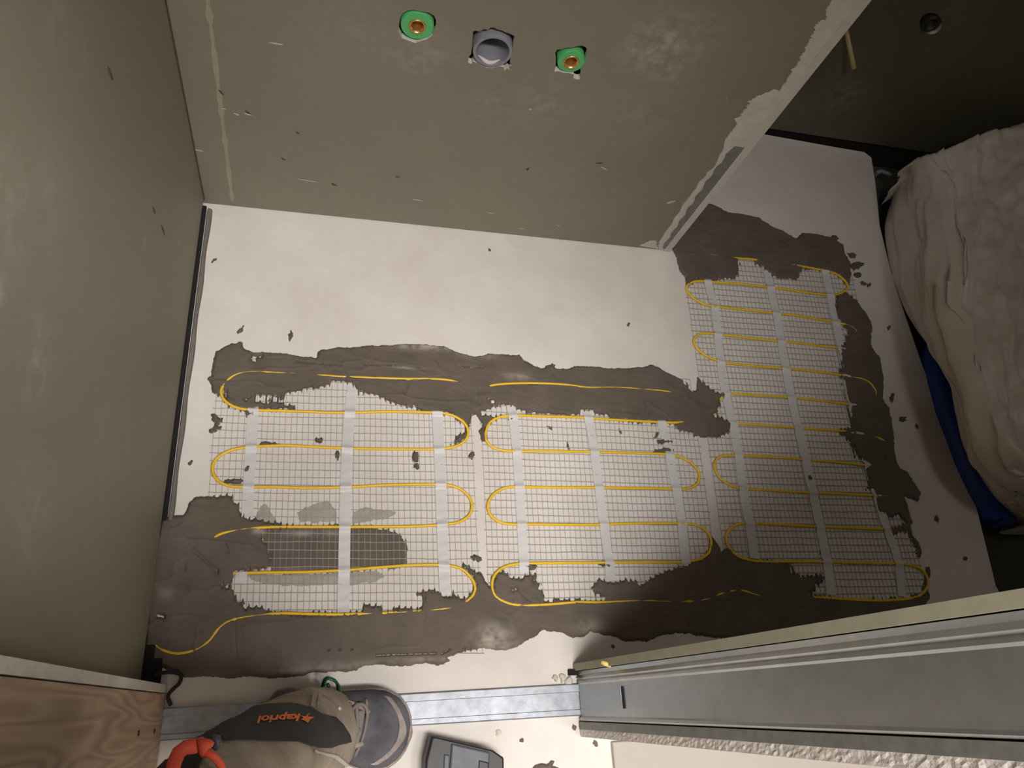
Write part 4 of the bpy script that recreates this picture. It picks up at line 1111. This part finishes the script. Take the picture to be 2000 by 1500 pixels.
# belt-loop tab and stitched hem details
on_leg('hem_tab', [(609, 1357), (619, 1356), (616, 1375), (612, 1386), (603, 1383), (606, 1370)], .004, M['trousers'], pr)
on_leg('hem_seam', [(619, 1358), (625, 1362), (617, 1386), (613, 1386)], .005, M['shoe_dust'], pr)
on_leg('stitching', [(610, 1466), (622, 1470), (640, 1472), (655, 1474), (672, 1486), (690, 1502), (682, 1503), (664, 1489), (650, 1480), (632, 1476), (612, 1472)], .003, M['plaster'], pr)
c = hit(662, 1385, .001)
if c is not None:
    m = MB(); m.tube([c, c + np.array([0, 0, .004])], [.003, .0025], 10); m.build('snap_button', M['plaster'], pr)

# embroidered lettering, upside down on the panel
cu = bpy.data.curves.new('lettering', 'FONT'); cu.body = 'kapriol'; cu.size = 1; cu.shear = .3; cu.offset = .032; cu.resolution_u = 3
to = bpy.data.objects.new('lettering_tmp', cu); COL.objects.link(to)
bpy.context.view_layer.update()
tm = to.to_mesh()
bm = bmesh.new(); bm.from_mesh(tm)
bmesh.ops.triangulate(bm, faces=bm.faces[:])
for _ in range(2):
    bmesh.ops.subdivide_edges(bm, edges=[e for e in bm.edges if e.calc_length() > .09], cuts=1)
bmesh.ops.triangulate(bm, faces=bm.faces[:])
tx = np.array([v.co[:2] for v in bm.verts]); tf = [tuple(v.index for v in f.verts) for f in bm.faces]
bm.free(); to.to_mesh_clear(); bpy.data.objects.remove(to)
wx = tx[:, 0].max() - tx[:, 0].min(); tx[:, 0] -= tx[:, 0].min()
base = np.array([582.0, 1399.5]); ex = np.array([-84.0, 6.5]) / wx; ey = np.array([1.0, 14.0]) / .72
V = []; good = True
for q in tx:
    pxy = base + ex * q[0] + ey * q[1]
    h_ = hit(pxy[0], pxy[1], .0042)
    if h_ is None: good = False; h_ = np.zeros(3)
    V.append(h_)
mk('lettering', np.array(V), tf, M['orange_print'], pn)
lg = [(601.5, 1396), (596, 1404.5), (609.5, 1404.5), (601, 1410), (597, 1417), (590, 1412.5), (583, 1410), (588, 1406.5), (582, 1402), (592, 1404)]
on_leg('emblem', lg, .0042, M['orange_print'], pn, 2.0)

# the rest of the person, standing behind the phone
def skin_body(name, verts, edges, material, sub=2, root=0):
    me = bpy.data.meshes.new(name)
    off = Vector(pr.location)
    me.from_pydata([tuple(Vector(v[:3]) - off) for v in verts], edges, [])
    o = link(name, me, material, pr)
    md = o.modifiers.new('skin', 'SKIN'); md.use_smooth_shade = True
    sv = me.skin_vertices[0].data
    for i, v in enumerate(verts):
        sv[i].radius = (v[3], v[4] if len(v) > 4 else v[3]); sv[i].use_root = i == root
    s_ = o.modifiers.new('sub', 'SUBSURF'); s_.levels = sub; s_.render_levels = sub
    return o


M['jacket'] = mat('jacket_cloth', S(52, 52, 56), 0.9, 0, 0.15, 20)
M['skin'] = mat('skin', S(196, 150, 126), 0.55)
M['hair'] = mat('hair', S(48, 38, 30), 0.8, 0, 0.3, 60)
# second trouser leg (rear foot on the hall floor)
skin_body('trouser_leg', [(-.04, -.23, .90, .10), (-.05, -.28, .75, .095), (-.05, -.34, .48, .07), (-.07, -.38, .25, .06), (-.08, -.40, .06, .05)], [(0, 1), (1, 2), (2, 3), (3, 4)], M['trousers'])
m = MB()
for f, z in [(.9, .0), (1, .008), (1, .05), (.75, .08), (.4, .09)]:
    pass
m.loft([[(-.03 + .135 * f * math.cos(a), -.41 + .05 * f * math.sin(a), z) for a in np.linspace(0, 2 * math.pi, 25)[:-1]] for f, z in [(.95, .0), (1, .01), (1, .04), (.8, .07), (.35, .085)]])
m.build('shoe_upper', M['shoe'], pr, True)
tors = [(-.04, -.205, .88, .13, .105), (-.04, -.205, 1.02, .135, .105), (-.035, -.20, 1.18, .15, .112), (-.03, -.195, 1.33, .155, .112), (-.025, -.185, 1.43, .075, .07),
        (-.195, -.19, 1.37, .062), (-.20, -.18, 1.17, .052), (-.115, -.085, 1.385, .038),
        (.16, -.19, 1.37, .062), (.195, -.17, 1.17, .052), (.10, -.085, 1.405, .038)]
skin_body('jacket', tors, [(0, 1), (1, 2), (2, 3), (3, 4), (3, 5), (5, 6), (6, 7), (3, 8), (8, 9), (9, 10)], M['jacket'])
hd = Vector((-.015, -.165, 1.625))
m = MB(); lp = []
for v in np.linspace(-1, 1, 22):
    r = math.sqrt(max(0, 1 - v * v)) ** .9
    lw = .076 * (1 - .22 * max(0, -v)); ld = .098 * (1 - .18 * max(0, -v))
    row = []
    for a in np.linspace(0, 2 * math.pi, 33)[:-1]:
        x = lw * r * math.cos(a); y = ld * r * math.sin(a)
        nose = .022 * math.exp(-((a - math.pi / 2) / .16) ** 2 - ((v + .12) / .16) ** 2)
        brow = -.008 * (math.exp(-((a - math.pi / 2 - .38) / .2) ** 2) + math.exp(-((a - math.pi / 2 + .38) / .2) ** 2)) * math.exp(-((v - .08) / .1) ** 2)
        lips = .006 * math.exp(-((a - math.pi / 2) / .3) ** 2 - ((v + .5) / .07) ** 2)
        ear = .018 * (math.exp(-(a / .13) ** 2) + math.exp(-((a - math.pi) / .13) ** 2)) * math.exp(-((v + .05) / .2) ** 2)
        row.append((hd.x + x + ear * (1 if math.cos(a) > 0 else -1), hd.y + y + nose + brow + lips, hd.z + .118 * v))
    lp.append(row)
m.loft(lp); m.build('head', M['skin'], pr, True)
skin_body('neck', [(-.025, -.19, 1.42, .055), (-.02, -.175, 1.54, .052)], [(0, 1)], M['skin'])
m = MB(); lp = []
for v in np.linspace(-.1, 1, 14):
    r = math.sqrt(max(0, 1 - v * v)) ** .9
    lp.append([(hd.x + .083 * r * math.cos(a), hd.y - .012 + (.100 if math.sin(a) < 0 else .100 * min(1, max(.35, (v - .2) * 1.6))) * r * math.sin(a), hd.z + .004 + .124 * v) for a in np.linspace(0, 2 * math.pi, 33)[:-1]])
m.loft(lp); m.build('hair', M['hair'], pr, True)
for sx, sg in ((-.075, -1), (.075, 1)):
    q = lambda u, w, n_: tuple(np.array([0, 0, H]) + RM @ np.array([u, w, n_]))
    wr = (-.115, -.085, 1.385) if sg < 0 else (.10, -.085, 1.405)
    vs = [(*wr, .024, .018), (*q(sg * .088, -.035, .03), .030, .014)]
    es = [(0, 1)]
    for k, (dw, ln) in enumerate(((.030, .050), (.012, .056), (-.006, .052), (-.024, .042))):
        b = len(vs)
        vs += [(*q(sg * .090, dw, .040), .009), (*q(sg * .082, dw + .004, .024 + .0), .0085), (*q(sg * (.080 - ln * .3), dw + .006, .016), .0075)]
        es += [(1, b), (b, b + 1), (b + 1, b + 2)]
    b = len(vs)
    vs += [(*q(sg * .080, -.03, .042), .010), (*q(sg * .062, -.01, .044), .0095), (*q(sg * .048, .008, .042), .0085)]
    es += [(1, b), (b, b + 1), (b + 1, b + 2)]
    skin_body('hand', vs, es, M['skin'], 2)
q = lambda u, w, n_: np.array([0, 0, H]) + RM @ np.array([u, w, n_])
m = MB(); m.loft([[q(u, w, n_) for u, w in ((-.078, -.038), (.078, -.038), (.078, .038), (-.078, .038))] for n_ in (.022, .031)])
t_ = m.build('phone', M['black'], None); bevel(t_, .003); tag(t_, 'dark slim phone held in both hands by the standing person', 'phone')

# orange strap hanging from the knee
z1 = .66


def S3(px, py, z): return P(px, py, z)


t_ = thing('orange_strap', 'orange rubber strap looped over the black knee panel', 'strap', S3(395, 1455, z1))
m = MB(); m.tube(crom([S3(398, 1452, z1), S3(380, 1458, z1 + .01), S3(362, 1460, z1 + .012), S3(349, 1470, z1 + .012), S3(340, 1490, z1 + .01), S3(333, 1530, z1)], .006), .0065, 10, flat=.45); m.build('band', M['strap'], t_, True)
m = MB(); m.tube(crom([S3(394, 1472, z1), S3(408, 1472, z1 + .004), S3(420, 1480, z1 + .004), S3(430, 1492, z1), S3(440, 1530, z1 - .01)], .006), .0036, 10, flat=.7); m.build('band', M['strap'], t_, True)
m = MB()
kp = [(384, 1444), (398, 1441), (412, 1444), (419, 1450), (416, 1458), (407, 1465), (403, 1472), (396, 1478), (389, 1475), (386, 1462)]
m.loft([[S3(395 + (x - 395) * f, 1457 + (y - 1457) * f, z1 + dz) for x, y in kp] for f, dz in [(.9, -.004), (1, .004), (.95, .012), (.6, .016)]])
m.build('knot', M['strap'], t_, True)
m = MB(); m.tube(crom([S3(414, 1442, z1 - .006), S3(424, 1444, z1 - .006), S3(426, 1452, z1 - .006), S3(418, 1460, z1 - .008)], .004), .004, 8); m.build('ring', M['case_grey'], t_, True)

# green band standing beside the shoe
t_ = thing('green_cord', 'green twisted cord loop beside the shoe', 'cord', P(643, 1345))
lp1 = [(630, 1362, .03), (629, 1345, .055), (632, 1330, .07), (637, 1323, .075), (645, 1324, .075), (655, 1329, .07), (660, 1338, .06), (659, 1350, .05), (655, 1364, .04)]
for dx, dy, dz in ((0, 0, 0), (2.5, 3.5, .006), (-1.0, 2.0, -.006)):
    m = MB(); m.tube(crom([P(x + dx, y + dy, z + dz) for x, y, z in lp1], .003), .0019, 8); m.build('strand', M['greenband'], t_, True)
m = MB(); m.tube([P(640, 1336, .05), P(645, 1350, .035), P(650, 1362, .03)], .003, 8); m.build('tail', M['greenband'], t_, True)
